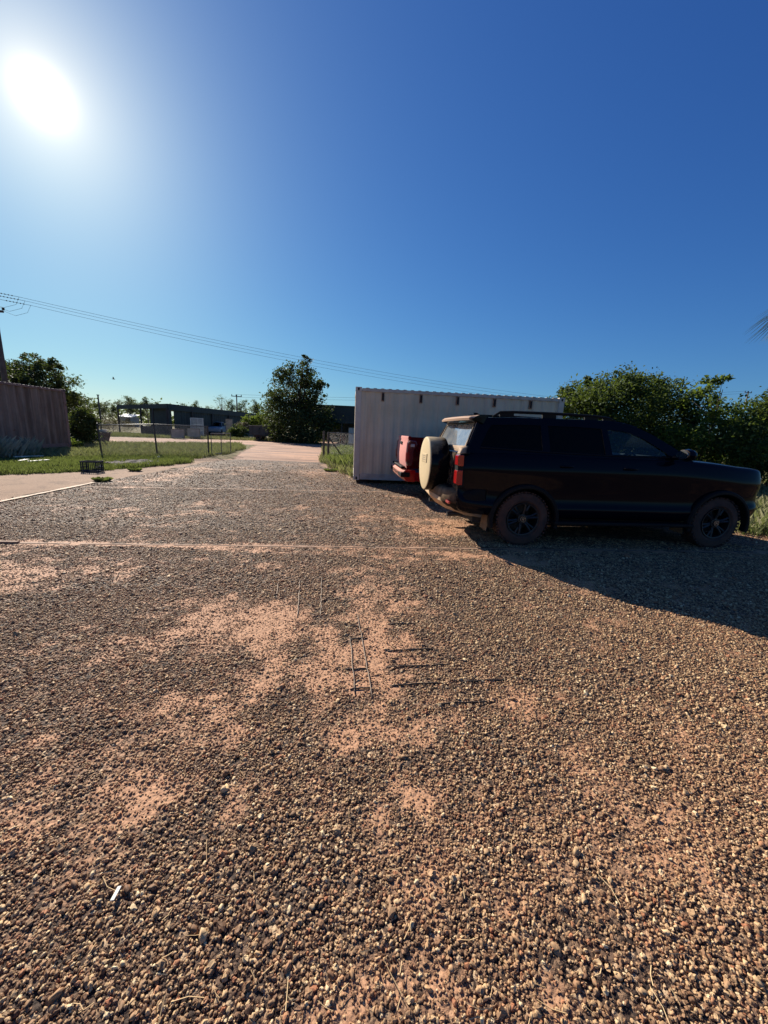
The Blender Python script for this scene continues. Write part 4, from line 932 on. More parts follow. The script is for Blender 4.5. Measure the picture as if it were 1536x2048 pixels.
tree('bush', 'small drooping bush at the foot of the brown container end', 'shrub', [(148, 893, 12), (156, 900, 9), (141, 902, 9)], 18.6, 1600, .16, M_LEAFB, .03, seed=44, jit=.01, sub=20, sig=.35, asp=.22, hang=.3)
# gum trees far beyond the shed: three kinds, copied
GUMS = [(178, 796, 17, 'far gum tree just right of the dark tree behind the brown container'), (203, 803, 13, 'far gum tree left of the tall thin fence pole'), (222, 808, 10, 'short far gum tree behind the tall thin fence pole'), (252, 793, 15, 'far gum tree above the left end of the long shed roof'), (272, 799, 13, 'second far gum tree from the left above the long shed roof'),
        (292, 795, 14, 'third far gum tree above the long shed roof, left of the roof peak'), (315, 804, 9, 'small far gum tree just left of the roof peak of the long shed'), (366, 806, 10, 'small far gum tree just right of the roof peak of the long shed'), (392, 802, 11, 'far gum tree behind the middle of the long shed roof'),
        (461, 800, 11, 'far gum tree just left of the far utility pole'), (484, 799, 11, 'far gum tree just right of the far utility pole'), (507, 800, 12, 'far gum tree left of the tall driveway tree, rising over the shed roof'), (522, 812, 9, 'low far gum tree touching the left side of the tall driveway tree'), (420, 812, 8, 'low far gum tree left of the bare pale tree')]
protos = []
def gum_proto(seed):
    root = empty('gum_tree', (0, 0, 0)); r_ = random.Random(seed)
    cl = [(r_.uniform(-1.1, 1.1), r_.uniform(-1, 1), 6.6+r_.uniform(-.2, .6), .8)] + [(r_.uniform(-1.8, 1.8), r_.uniform(-1.3, 1.3), r_.uniform(3.2, 6.4), r_.uniform(.6, 1.0)) for _ in range(8)]
    leaves('crown', cl, 2600, .30, M_GUM, root, seed, sub=12, sig=.3, asp=.4, shell=.2); limbs('trunk', (0, 0, 0), cl, .14, m_pbark, root, seed, k=1); return root
for s_ in (1, 2, 3): protos.append(gum_proto(60+s_))
for i, (gx, gy, gw, lb) in enumerate(GUMS):
    o = protos[i] if i < 3 else copy_tree(protos[i % 3]); Y = 95+((i*37) % 11)*2.0; p = at(gx, gy, Y)
    o.location = (p.x, p.y, 0); hgt = p.z/7.6; o.scale = (gw*Y/FPX/1.9,)*2+(hgt,); o.rotation_euler.z = i*1.3
    tag(o, lb, 'tree', 'gum trees far beyond the sheds')
bt = empty('bare_tree', (0, 0, 0), 0, 'bare pale tree with thin open branches above the long shed roof', 'tree'); Y = 84; p = at(440, 790, Y); bt.location = (p.x, p.y, 0)
cl = [(-.9, 0, p.z-1.0, .7), (.8, 0, p.z-.8, .8), (0, 0, p.z-.5, .6), (1.4, 0, p.z-2.4, .6), (-1.4, 0, p.z-2.6, .6), (.2, .2, p.z-2.3, .8)]
leaves('crown', cl, 420, .26, M_GUM, bt, 5, sub=10, sig=.35, asp=.3, shell=.2); limbs('trunk', (0, 0, 0), cl, .14, m_pbark, bt, 5, k=4)
# far wood closing the horizon
r_ = np.random.default_rng(5); cl = []
for i in range(150):
    a = -1.25+2.4*i/150; Rr = 135+r_.random()*30; h_ = 1.6+r_.random()*2.0; cl.append((math.sin(a)*Rr, math.cos(a)*Rr, h_*.9, h_*1.4, h_))
o = leaves('far_woodland', cl, 42000, .75, M_GUM, None, 6, sub=8, sig=.35, asp=.6, shell=.2); tag(o, 'low grey green woodland closing the horizon', 'woodland', kind='stuff')
# dry thicket behind the fence
o = tree('dry_bush', 'dry pale brush thicket behind the fence, left of the long shed posts', 'shrub', [(205, 850, 15), (225, 845, 17), (245, 848, 15), (262, 852, 12), (190, 852, 12)], 48, 7000, .20, M_DRY, .04, seed=51, jit=.02, sub=40, sig=.3, asp=.12, shell=.1)
o = tree('bush', 'low dark clipped shrub in front of the pale upright panel', 'shrub', [(475, 864, 13), (466, 868, 10), (485, 867, 11)], 44, 5000, .12, M_LEAF, .04, seed=52, jit=.005, sub=40, sig=.15, shell=.6)
o = tree('dry_bush', 'spiky dry plant rising just behind the low clipped shrub', 'shrub', [(484, 850, 7), (476, 851, 6), (492, 853, 6)], 45.5, 500, .55, M_DRY, .03, seed=53, jit=.003, sub=12, sig=.3, asp=.08, shell=.1)
o = tree('bush', 'leafy green bush behind the dark trailer, left of the tall driveway tree', 'shrub', [(500, 845, 12), (515, 842, 10), (533, 840, 14), (545, 848, 12)], 47, 4500, .2, M_LEAFB, .05, seed=54, jit=.01, sub=30, sig=.25)
o = tree('bush', 'leafy bush under the open front of the right hand shed', 'shrub', [(664, 850, 10), (676, 848, 9), (652, 856, 10)], 43, 2600, .16, M_LEAFB, .03, seed=55, jit=.005, sub=30, sig=.25)

# ---- palm just outside the right edge, its fronds hanging into the picture
pr = empty('palm_tree', (8.5, 8.0, 0), 0, 'fan palm whose drooping fronds enter at the right edge against the sky', 'palm')
MB().tube([(0, 0, -.05), (.03, 0, 1.5), (.0, .03, 3.0), (0, 0, 4.5)], [.2, .16, .15, .14], 12).build('trunk', m_bark, pr, smooth=True)
r_ = random.Random(9)
for i in range(22):
    a = 2*math.pi*i/22+r_.uniform(-.1, .1); el = r_.uniform(-1.0, .9); b = MB()
    d = Vector((math.cos(a)*math.cos(el), math.sin(a)*math.cos(el), math.sin(el))); st = Vector((0, 0, 4.55)); hub = st+d*r_.uniform(.55, .80)
    b.tube([st, hub], [.012, .008], 5); up = Vector((0, 0, 1)); sd = d.cross(up).normalized(); nn = sd.cross(d)
    for j in range(15):
        q = -1.25+2.5*j/14; dr = (d*math.cos(q)+sd*math.sin(q)).normalized(); ln = .78*(1-.25*abs(q)); m1 = hub+dr*ln*.6+Vector((0, 0, -.05)); e = hub+dr*ln+Vector((0, 0, -.22)); w_ = dr.cross(nn).normalized()*.016
        b.add([hub-w_*.4, hub+w_*.4, m1+w_, m1-w_, e], [(0, 1, 2, 3), (3, 2, 4)])
    b.build('frond', M_PALM, pr)

# ---- grass
def grass(name, poly, n, h0, h1, w, m, seed, label, tuft=0, excl=None, ymax=None):
    r_ = np.random.default_rng(seed); P = np.array(poly, float); lo, hi = P.min(0), P.max(0); X = np.zeros(0); Y = np.zeros(0)
    while len(X) < n:
        x = lo[0]+r_.random(n*2)*(hi[0]-lo[0]); y = lo[1]+r_.random(n*2)*(hi[1]-lo[1])
        jx = (fbm(x*1.5, y*1.5, seed)-.5)*.7; jy = (fbm(x*1.5, y*1.5, seed+3)-.5)*.7
        k = inpoly(x+jx, y+jy, poly) & (fbm(x*1.1, y*1.1, seed+9) + .25*r_.random(n*2) > .45+(tuft or 0)*.12)
        if excl: k &= ~excl(x, y)
        X = np.r_[X, x[k]]; Y = np.r_[Y, y[k]]
    X, Y = X[:n], Y[:n]; h = h0+(h1-h0)*r_.random(n)**1.5*(.4+1.1*fbm(X*.8, Y*.8, seed+20)); a = r_.random(n)*6.283; ln = h*(.25+.5*r_.random(n)); b = r_.random(n)*6.283
    wx, wy = np.cos(a)*w*.5, np.sin(a)*w*.5; Z = np.zeros(n)
    V = np.stack([np.stack([X-wx, Y-wy, Z-.02], 1), np.stack([X+wx, Y+wy, Z-.02], 1), np.stack([X+wx*.6+np.cos(b)*ln*.35, Y+wy*.6+np.sin(b)*ln*.35, h*.6], 1), np.stack([X+np.cos(b)*ln, Y+np.sin(b)*ln, h], 1)], 1).reshape(-1, 3)
    o = npmesh(name, V, np.arange(4*n).reshape(n, 4), m); return tag(o, label, 'grass', kind='stuff')
grass('grass', [(-8.7, 10.6), (-7.8, 12.6), (-7.4, 14.6), (-8.2, 17.2), (-10.5, 16.2), (-12, 14), (-14, 11), (-17, 6), (-12.6, 7.9), (-10, 9.5)], 52000, .04, .17, .012, M_GRASS, 71, 'short bright green grass along the edge of the dirt apron', excl=lambda x, y: (np.hypot((x+8.9)/.7, (y-13.6)/1.0) < fbm(x*3, y*3, 88)*1.7))
grass('grass', [(-8.3, 16.5), (-8.2, 20), (-9.5, 26), (-11.5, 30.5), (-17.5, 22.6), (-30, 19), (-26, 15), (-14.5, 12.5), (-11.5, 14.5), (-9.8, 16)], 60000, .08, .26, .016, M_GRASSO, 72, 'olive and straw coloured grass inside the wire fence')
grass('grass', [(-3.0, 17.6), (-1.55, 13.2), (-.95, 11.9), (-.6, 14), (3, 15), (3, 22), (-3, 32), (-6, 36), (-4.2, 26)], 30000, .08, .30, .014, M_GRASSO, 73, 'long straw and green grass beside the pale container')
grass('grass', [(-2.7, 17.8), (-1.5, 14.2), (-.9, 14.4), (-.4, 17), (-1.5, 24), (-3.4, 30)], 9000, .15, .5, .014, M_GRASS, 77, 'taller green grass along the fence by the pale container')
grass('grass', [(6.3, 6.7), (7.0, 6.2), (13, 5.6), (22, 8), (24, 20), (12, 20), (6.6, 14)], 48000, .08, .42, .013, M_GRASSO, 74, 'long dry and green grass at the right beyond the front of the black car')
grass('grass', [(6.3, 6.6), (7.0, 6.1), (13, 5.5), (13, 9), (6.5, 9)], 9000, .05, .22, .011, M_GRASS, 78, 'green grass at the right edge of the yard')
grass('grass', [(-11.5, 41), (-20, 37), (-27, 34), (-33, 42), (-24, 42.5), (-13, 46), (-6, 50), (-9, 44)], 20000, .1, .3, .03, M_GRASSO, 75, 'straw grass in front of the long shed')
grass('weeds', [(-14.0, 9), (-13.2, 9), (-12.8, 13.2), (-13.5, 15), (-14.3, 15.2)], 4500, .15, .75, .008, M_WEED, 76, 'tall feathery grey green weeds along the foot of the brown container')
for i, (x, y, r, lb) in enumerate([(-6.97, 9.38, .16, 'small green weed tuft growing at the end of the pale kerb strip'), (-7.6, 11.6, .14, 'green weed tuft beside the dark crate'), (-2.0, 14.0, .2, 'green clump at the edge of the gravel near the pale container')]):
    rr_ = np.random.default_rng(100+i); n = 260; a = rr_.random(n)*6.283; q = r*rr_.random(n)**.5; X = np.cos(a)*q; Y = np.sin(a)*q; h = .03+.07*rr_.random(n); b = a+rr_.normal(0, .6, n); ln = h*1.1; w = .006
    V = np.stack([np.stack([X-np.sin(a)*w, Y+np.cos(a)*w, 0*X], 1), np.stack([X+np.sin(a)*w, Y-np.cos(a)*w, 0*X], 1), np.stack([X+np.cos(b)*ln*.5, Y+np.sin(b)*ln*.5, h], 1), np.stack([X+np.cos(b)*ln, Y+np.sin(b)*ln, h*.8], 1)], 1).reshape(-1, 3)
    o = npmesh('weed_tuft', V, np.arange(4*n).reshape(n, 4), M_GRASS); o.location = (x, y, .0); tag(o, lb, 'weed')
m_soil = mat('dark_soil', srgb(96, 84, 76), srgb(54, 46, 42), 5, .95, bump=.02, bscale=18)
o = sheet('soil_heap', [(-9.7, 12.5), (-8.5, 12.5), (-8.0, 13.6), (-8.4, 14.8), (-9.3, 15.1), (-9.9, 14)], 0, m_soil, cell=.045, jitter=.5, seed=40)
n_ = len(o.data.vertices); c_ = np.empty(n_*3); o.data.vertices.foreach_get('co', c_); c_ = c_.reshape(-1, 3)
c_[:, 2] = -.05+.20*fbm(c_[:, 0]*2.6, c_[:, 1]*2.6, 33, 5)+.08*(fbm(c_[:, 0]*14, c_[:, 1]*14, 35, 3)-.4); o.data.vertices.foreach_set('co', c_.ravel()); o.data.update()
# ================================================================ FENCES, POLES, BUILDINGS, CLUTTER
m_galv = mat('galvanised_steel', srgb(120, 120, 116), srgb(92, 88, 84), 6, .5, metal=.5, rust=(srgb(110, 74, 52), .62, 8))
m_gpost = mat('weathered_steel_post', srgb(84, 76, 70), srgb(62, 54, 50), 6, .7)
m_wire = mat('fence_wire', srgb(168, 160, 146), srgb(130, 122, 110), 6, .6)
def chainlink(parent, A, B, z0, z1, pitch=.06, r=.0034, name='wire_mesh'):
    """diamond wire between two ground points; A and B may carry their own top heights"""
    A, B = Vector(A), Vector(B); d = B-A; Ln = d.length; u = d/Ln; H = z1-z0; n = Vector((-u.y, u.x, 0)); V, F = [], []
    def seg(s0, h0, s1, h1, off):
        p = A+u*s0+Vector((0, 0, z0+h0))+n*off; q = A+u*s1+Vector((0, 0, z0+h1))+n*off; ax = (q-p).normalized(); a = ax.cross(n).normalized()*r; k = len(V)
        b_ = n*r
        V.extend([p+a, p-a*.5+b_*.87, p-a*.5-b_*.87, q+a, q-a*.5+b_*.87, q-a*.5-b_*.87])
        F.extend([(k, k+1, k+4, k+3), (k+1, k+2, k+5, k+4), (k+2, k, k+3, k+5)])
    s = -H
    while s < Ln:
        a0, a1 = max(s, 0), min(s+H, Ln)
        if a1 > a0: seg(a0, a0-s, a1, a1-s, .0015); seg(a0, H-(a0-s), a1, H-(a1-s), -.0015)
        s += pitch
    return npmesh(name, [tuple(v) for v in V], F, m_wire, parent)
P0, P1, P2 = Vector((-11.72, 15.89, 0)), Vector((-10.12, 17.06, 0)), Vector((-8.50, 18.5, 0))
fr = empty('wire_fence', (P1.x, P1.y, 0), 0, 'low chain link fence with three posts in the grass left of the driveway', 'fence')
def rel(v, o=None): return Vector(v)-Vector((P1.x, P1.y, 0))
for (p, tp) in ((P0, at(194, 846, 15.8)), (P1, P1+Vector((-.06, 0, 1.40))), (P2, P2+Vector((0, 0, 1.40)))):
    MB().tube([rel(p)-Vector((0, 0, .1)), rel(tp)], .034, 10).build('post', m_gpost, fr, smooth='angle')
MB().tube([rel(at(194.5, 850, 15.81)), rel(P1)+Vector((-.05, 0, 1.37)), rel(P2)+Vector((0, 0, 1.36))], .02, 8).build('top_rail', m_galv, fr, smooth=True)
chainlink(fr, rel(P0)+Vector((0, 0, 0)), rel(P1), .05, 1.33); chainlink(fr, rel(P1), rel(P2), .05, 1.33)
# open gate leaf beside the post
G0, G1 = Vector((-8.38, 18.55, 0)), Vector((-8.0, 19.9, 0)); gt = empty('gate', (G0.x, G0.y, 0), 0, 'small pipe gate standing open beside the left gatepost', 'gate')
D = G1-G0; b = MB()
for q in (0, .5, 1): b.tube([D*q+Vector((0, 0, .06)), D*q+Vector((0, 0, 1.05))], .021, 8)
b.tube([Vector((0, 0, 1.05)), D+Vector((0, 0, 1.05))], .021, 8); b.tube([Vector((0, 0, .08)), D*.5+Vector((0, 0, .08))], .018, 8); b.build('gate_frame', m_galv, gt, smooth='angle')
chainlink(gt, Vector((0, 0, 0)), D, .1, 1.03, .07, .002)
# right gateway post pair with brace and fence behind the container
R0 = Vector((-3.08, 19.0, 0)); fr2 = empty('wire_fence', (R0.x, R0.y, 0), 0, 'chain link fence with a braced double post right of the driveway', 'fence')
for dx, rr_, hh in ((0, .05, 1.40), (.22, .055, 1.36)): MB().tube([(dx, 0, -.1), (dx, 0, hh)], rr_, 12).build('post', m_gpost, fr2, smooth='angle')
MB().tube([(.25, 0, 1.1), (1.05, .1, .0)], .028, 8).build('brace', m_gpost, fr2, smooth=True)
for xx in (3.0, 6.0, 9.0): MB().tube([(xx, .25*xx/3, -.1), (xx, .25*xx/3, 1.38)], .034, 10).build('post', m_gpost, fr2, smooth='angle')
MB().tube([(.2, 0, 1.33), (9, .75, 1.34)], .018, 8).build('top_rail', m_galv, fr2); chainlink(fr2, Vector((.22, 0, 0)), Vector((9, .75, 0)), .06, 1.32)
tp = empty('pole', (-18.05, 24.6, 0), 0, 'tall thin dark pole in the grass behind the leaning fence post', 'pole')
MB().tube([(0, 0, -.1), (.05, 0, 1.5), (.04, 0, 2.95)], [.05, .045, .04], 8).build('shaft', m_gpost, tp, smooth=True); MB().box((.04, 0, 2.93), (.1, .1, .05)).build('cap', m_gpost, tp)

# ---- utility pole at the left edge, wires, far pole
m_pole = mat('pole_steel', srgb(92, 78, 72), srgb(70, 58, 54), 3, .7)
m_ins = mat('insulator', srgb(60, 54, 52), srgb(40, 36, 34), 9, .8, spec=.1)
up = empty('utility_pole', (-23.1, 24.0, 0), 0, 'tall power pole at the left edge with wires tied to its top', 'utility pole')
MB().tube([(0, 0, -.1), (0, 0, 4.5), (0, 0, 9.0)], [.17, .14, .11], 14).build('shaft', m_pole, up, smooth=True)
MB().box((0, 0, 7.35), (.9, .1, .12), rot=.2).build('crossarm', m_pole, up, bevel=.01)
for dx in (-.45, .45): MB().lathe([(0, .02), (.02, .07), (.05, .07), (.06, .03), (.10, .075), (.13, .07), (.15, .02)], (dx, dx*.2, 7.42), (0, 0, 1), 12).build('insulator', m_ins, up)
WA = []
for i, (dy, dz) in enumerate(((-.35, 8.32), (.0, 8.22), (.35, 8.08))):
    s = Vector((0, dy, dz)); dv = Vector((.93, .36, -.08)).normalized(); bb = MB(); bb.tube([s, s+dv*1.5], .010, 6)
    for k in range(6): bb.lathe([(0, .02), (.03, .035), (.06, .015)], s+dv*(.35+.16*k), dv, 10)
    bb.build('insulator_string', m_ins, up); WA.append(Vector((-23.1, 24, 0))+s+dv*1.5)
    MB().tube([s+dv*1.5, s+dv*1.3+Vector((0, 0, -.45)), s+dv*.7+Vector((0, 0, -.75)), s+Vector((.12, 0, -.6))], .008, 5).build('jumper_wire', m_ins, up)
m_cable = mat('cable', srgb(70, 74, 84), srgb(60, 62, 70), 3, .6)
lbls = ('uppermost of the three near wires crossing the sky from the left pole', 'middle one of the three near wires crossing the sky from the left pole', 'lowest of the three near wires crossing the sky from the left pole')
for i in range(3):
    A = WA[i]; B = Vector((61.3+i*.4, 60+i*.8, 8.2-.08*i)); pts = []
    for k in range(41):
        q = k/40; P = A.lerp(B, q); P.z -= 4*(2.55+.12*i)*q*(1-q); pts.append(P-A)
    o = MB().tube(pts, .008, 5).build('power_line', m_cable, smooth=True); o.location = A; tag(o, lbls[i], 'power line', 'near wires crossing the sky')
def farpole(x, y0, Y, label):
    p = at(x, y0, Y); r = empty('utility_pole', (p.x, p.y, 0), .2, label, 'utility pole', 'far utility poles'); h = p.z
    MB().tube([(0, 0, -.1), (0, 0, h)], [.16, .11], 8).build('shaft', m_pole, r, smooth=True); MB().box((0, 0, h-.35), (2.0, .12, .14)).build('crossarm', m_pole, r)
    for dx in (-.9, -.1, .9): MB().lathe([(0, .05), (.1, .08), (.2, .08), (.28, .03)], (dx, 0, h-.28), (0, 0, 1), 8).build('insulator', m_ins, r)
    return p
pa = farpole(473, 789, 80, 'far power pole with a crossarm above the long shed roof'); pb = farpole(1497, 782, 92, 'far power pole showing just above the trees at the right edge')
for i, (dz, lb) in enumerate(((0, 'upper of the two thin far wires behind the tall driveway tree'), (-.5, 'lower of the two thin far wires behind the tall driveway tree'))):
    A = Vector((pa.x, pa.y, pa.z+dz)); B = Vector((pb.x, pb.y, pb.z+dz)); pts = []
    for k in range(25):
        q = k/24; P = A.lerp(B, q); P.z -= 4*1.2*q*(1-q); pts.append(P-A)
    o = MB().tube(pts, .016, 4).build('power_line', m_cable); o.location = A; tag(o, lb, 'power line', 'far wires')

# ---- long dark shed with an open left bay
m_shed = mat('dark_green_sheeting', srgb(40, 52, 50), srgb(28, 38, 38), 1.2, .6, bump=.01, bscale=6)
m_shed2 = mat('shed_wall_sheeting', srgb(58, 68, 64), srgb(40, 48, 48), .9, .7)
m_steel = mat('shed_steel', srgb(64, 62, 62), srgb(46, 44, 44), 3, .7)
m_white = mat('white_sheet', srgb(212, 212, 206), srgb(186, 184, 176), 3, .6)
m_grey = mat('grey_board', srgb(150, 152, 150), srgb(126, 126, 124), 2, .7)
sA, sB, sC = Vector((-24, 43, 0)), Vector((-21.4, 72, 0)), Vector((at(234, 820, 46.5).x, 46.5, 0)); sD = sC+sB-sA
sh = empty('shed', tuple(sA), 0, 'long low dark green open sided shed across the far end of the field', 'shed')
def q3(v, z): v = v-sA; return (v.x, v.y, z)
def slab(corn, th, nm, m, par):
    b = MB(); V = [c for c in corn]+[(c[0], c[1], c[2]-th) for c in corn]; n = len(corn)
    b.add(V, [tuple(range(n)), tuple(range(2*n-1, n-1, -1))]+[(i, i+n, (i+1) % n+n, (i+1) % n) for i in range(n)]); return b.build(nm, m, par)
slab([q3(sA, 3.42), q3(sB, 3.42), q3(sD, 3.0), q3(sC, 3.16)], .12, 'roof', m_shed, sh)
def fascia(a, za, b_, zb, h, nm, m, th=.06):
    d = (b_-a).normalized(); n = Vector((d.y, -d.x, 0))*th; B_ = MB(); V = []
    for p, z in ((a, za), (b_, zb)):
        for o_ in (Vector((0, 0, 0)), n): V += [q3(p+o_, z), q3(p+o_, z-h)]
    B_.add(V, [(0, 1, 5, 4), (2, 6, 7, 3), (0, 4, 6, 2), (1, 3, 7, 5), (0, 2, 3, 1), (4, 5, 7, 6)]); return B_.build(nm, m, sh)
fascia(sA, 3.30, sB, 3.30, .55, 'gutter_beam', m_shed); fascia(sC, 3.03, sA, 3.28, .34, 'gutter_beam', m_shed)
# corrugated wall panels along the front with bays left open
L_ = (sB-sA).length; ud = (sB-sA).normalized()
def wallseg(t0, t1, z0, z1, m=m_shed2, setb=.1):
    nrm = Vector((-ud.y, ud.x, 0)); b = MB(); k = int((t1-t0)/.25); V = []
    for i in range(k+1):
        p = sA+ud*(t0+(t1-t0)*i/k)+nrm*(setb+(.04 if i % 2 else 0)); V += [q3(p, z0), q3(p, z1)]
    for i in range(k+1):
        p = sA+ud*(t0+(t1-t0)*i/k)+nrm*(setb+.06+(.04 if i % 2 else 0)); V += [q3(p, z0), q3(p, z1)]
    F = [(2*i, 2*i+1, 2*i+3, 2*i+2) for i in range(k)]; o = 2*(k+1); F += [(o+2*i, o+2*i+2, o+2*i+3, o+2*i+1) for i in range(k)]
    b.add(V, F); return b.build('wall_panel', m, sh)
wallseg(1.2, 9.0, 0, 2.8); wallseg(9.0, 13.5, 1.6, 2.8); wallseg(13.5, 29, 0, 2.8)
for t_ in (0.1, 4.5, 9, 13.5, 18, 22.5, 28.8):
    p = sA+ud*t_; MB().box((p.x-sA.x, p.y-sA.y, 1.5), (.16, .16, 3.0)).build('post', m_steel, sh)
for q in (.02, .28, .52, .98):
    p = sA.lerp(sC, q); MB().box((p.x-sA.x, p.y-sA.y, 1.45), (.13, .13, 2.9)).build('post', m_steel, sh)
# back wall and inner partition in deep shade
b = MB(); p, q = sA.lerp(sC, .40)+ud*.5, sA+ud*.5
b.add([q3(p, 0), q3(q, 0), q3(q, 3.0), q3(p, 3.0), q3(p+ud*.08, 0), q3(q+ud*.08, 0), q3(q+ud*.08, 3.0), q3(p+ud*.08, 3.0)], [(0, 1, 2, 3), (4, 7, 6, 5), (0, 3, 7, 4), (1, 5, 6, 2), (3, 2, 6, 7)]).build('partition', m_shed2, sh)
b = MB(); b.box((0, 0, .45), (2.6, .8, .9)); bench = b.build('workbench', m_steel, bevel=.02); p = sA.lerp(sC, .62)+ud*2.4; bench.location = (p.x, p.y, 0); bench.rotation_euler.z = -.35; tag(bench, 'long dark workbench under the open left bay of the long shed', 'workbench')
# right hand shed behind the tree
sh2 = empty('shed', (-9.6, 42.5, 0), .03, 'dark shed with a sloping roof between the tall driveway tree and the pale container', 'shed')
slab([(-.1, -.1, 4.02), (14.1, -.1, 4.02), (14.1, 9, 3.7), (-.1, 9, 3.7)], .1, 'roof', m_shed, sh2)
fa = MB(); fa.box((7, .04, 3.15), (14, .06, 1.55))
for k in range(70): fa.box((.1+k*.2, .0, 3.15), (.07, .04, 1.5))
fa.build('upper_wall', m_shed, sh2)
MB().box((7, .02, 2.28), (14, .08, .22)).build('gutter_beam', m_shed, sh2)
for xx in (.1, 4.6, 6.6, 9.2, 13.9): MB().box((xx, .12, 1.15), (.16, .16, 2.3)).build('post', m_steel, sh2)
MB().box((7, 8.2, 1.6), (14, .1, 3.2)).build('back_wall', m_shed2, sh2)
MB().box((10.5, .15, 1.1), (5.6, .08, 2.15)).build('front_wall', m_shed2, sh2)
cb = empty('cabinet', (-4.0, 43.6, 0), .05, 'white upright cabinet under the right hand shed', 'cabinet'); MB().box((0, 0, .9), (.62, .6, 1.7)).build('case', m_white, cb, bevel=.02); MB().box((0, -.32, 1.0), (.58, .03, 1.4)).build('door', m_white, cb, bevel=.01)
dr = MB().lathe([(0, .0), (0, .28), (.02, .3), (.3, .29), (.32, .3), (.6, .29), (.62, .3), (.88, .3), (.9, .28), (.9, 0)], (0, 0, 0), (0, 0, 1), 24).build('drum', mat('red_drum_paint', srgb(150, 34, 30), srgb(120, 28, 26), 5, .5), smooth='angle'); dr.location = (-4.95, 43.4, 0); tag(dr, 'red drum standing left of the white cabinet', 'drum')
rk = empty('rack', (-6.0, 44.2, 0), 0, 'low steel rack with pale goods under the right hand shed', 'rack')
for x in (-.8, .8):
    for y in (-.3, .3): MB().box((x, y, .75), (.05, .05, 1.5)).build('leg', m_steel, rk)
for z in (.4, .9, 1.4): MB().box((0, 0, z), (1.7, .66, .04)).build('shelf', m_steel, rk)
for i, (x, z, w, h, m_) in enumerate(((-.5, .42, .4, .3, m_white), (.1, .42, .5, .25, m_grey), (-.3, .92, .5, .35, MATS['red_drum_paint']), (.4, .92, .3, .3, m_white), (0, 1.42, .6, .25, m_grey))):
    o = MB().box((0, 0, h/2), (w, .45, h)).build('box', m_, bevel=.02); o.location = (-6.0+x, 44.2, z); tag(o, ('white box at the left of the bottom shelf of the low rack', 'wide grey box on the bottom shelf of the low rack', 'red box on the middle shelf of the low rack', 'small white box on the middle shelf of the low rack', 'grey box on the top shelf of the low rack')[i], 'box', 'boxes on the rack')

# ---- things standing in front of the long shed
def board(px0, px1, ptop, Y, th, m, nm, label, cat, rz=0, frame=False):
    a, b_ = at(px0, 860, Y), at(px1, 860, Y); top = at((px0+px1)/2, ptop, Y).z; w = (b_-a).length; r = empty(nm, ((a.x+b_.x)/2, Y, 0), rz, label, cat)
    p = MB().box((0, 0, top/2+.03), (w-.06, th, top-.08)).build('panel', m, r, bevel=.004)
    f = MB(); f.box((-w/2+.02, 0, top/2), (.05, th+.03, top)); f.box((w/2-.02, 0, top/2), (.05, th+.03, top)); f.box((0, 0, top-.02), (w-.1, th+.03, .05)); f.box((0, 0, .04), (w-.1, th+.03, .05)); f.build('frame', m_galv if not frame else m, r)
    return r
board(342, 368, 858, 36.7, .03, m_grey, 'sheet_panel', 'left one of two grey mesh backed boards behind the wire fence', 'board', .06)
board(374, 400, 857, 38.5, .03, m_grey, 'sheet_panel', 'right one of two grey mesh backed boards behind the wire fence', 'board', -.03)
wg = empty('lattice_gate', tuple(at(395, 870, 43.0))[:2]+(0,), .05, 'pale white slatted gate leaning in front of the long shed', 'gate')
b = MB()
for x in (-.68, .0, .68): b.box((x, 0, 1.02), (.05, .05, 2.04))
for z in (.05, .7, 1.35, 2.02): b.box((0, .03, z), (1.4, .04, .06))
b.build('frame', m_white, wg)
for i in range(11): 
    if i != 5: MB().box((-.62+i*.124, -.03, 1.05), (.07, .02, 1.9)).build('slat', m_white, wg)
board(452, 466, 838, 45.5, .12, mat('pale_panel', srgb(190, 172, 150), srgb(160, 142, 122), 4, .8), 'upright_panel', 'pale upright panel left of the low clipped shrub', 'panel', .1)
# dark box trailer
tr = empty('trailer', tuple(gnd(522, 881))[:2]+(0,), .04, 'dark steel box trailer parked left of the tall driveway tree', 'trailer')
m_tb = mat('trailer_paint', srgb(52, 62, 66), srgb(38, 46, 50), 2, .6)
b = MB(); b.box((0, 0, 1.0), (1.98, 1.4, .95)); b.build('box', m_tb, tr, bevel=.02)
for x in (-.66, 0, .66): MB().box((x, -.72, 1.0), (.05, .04, .9)).build('rib', m_tb, tr)
MB().box((0, 0, 1.50), (2.06, 1.48, .07)).build('lid', m_galv, tr, bevel=.01); MB().box((-.1, 0, .42), (1.0, 1.0, .2)).build('chassis', m_steel, tr)
for s_ in (-1, 1): wheel(tr, -.05, s_*.62, .31, .31, .2, s_, .17, emblem=False)
MB().tube([(.9, 0, .45), (1.7, 0, .42)], .035, 8).build('drawbar', m_steel, tr)
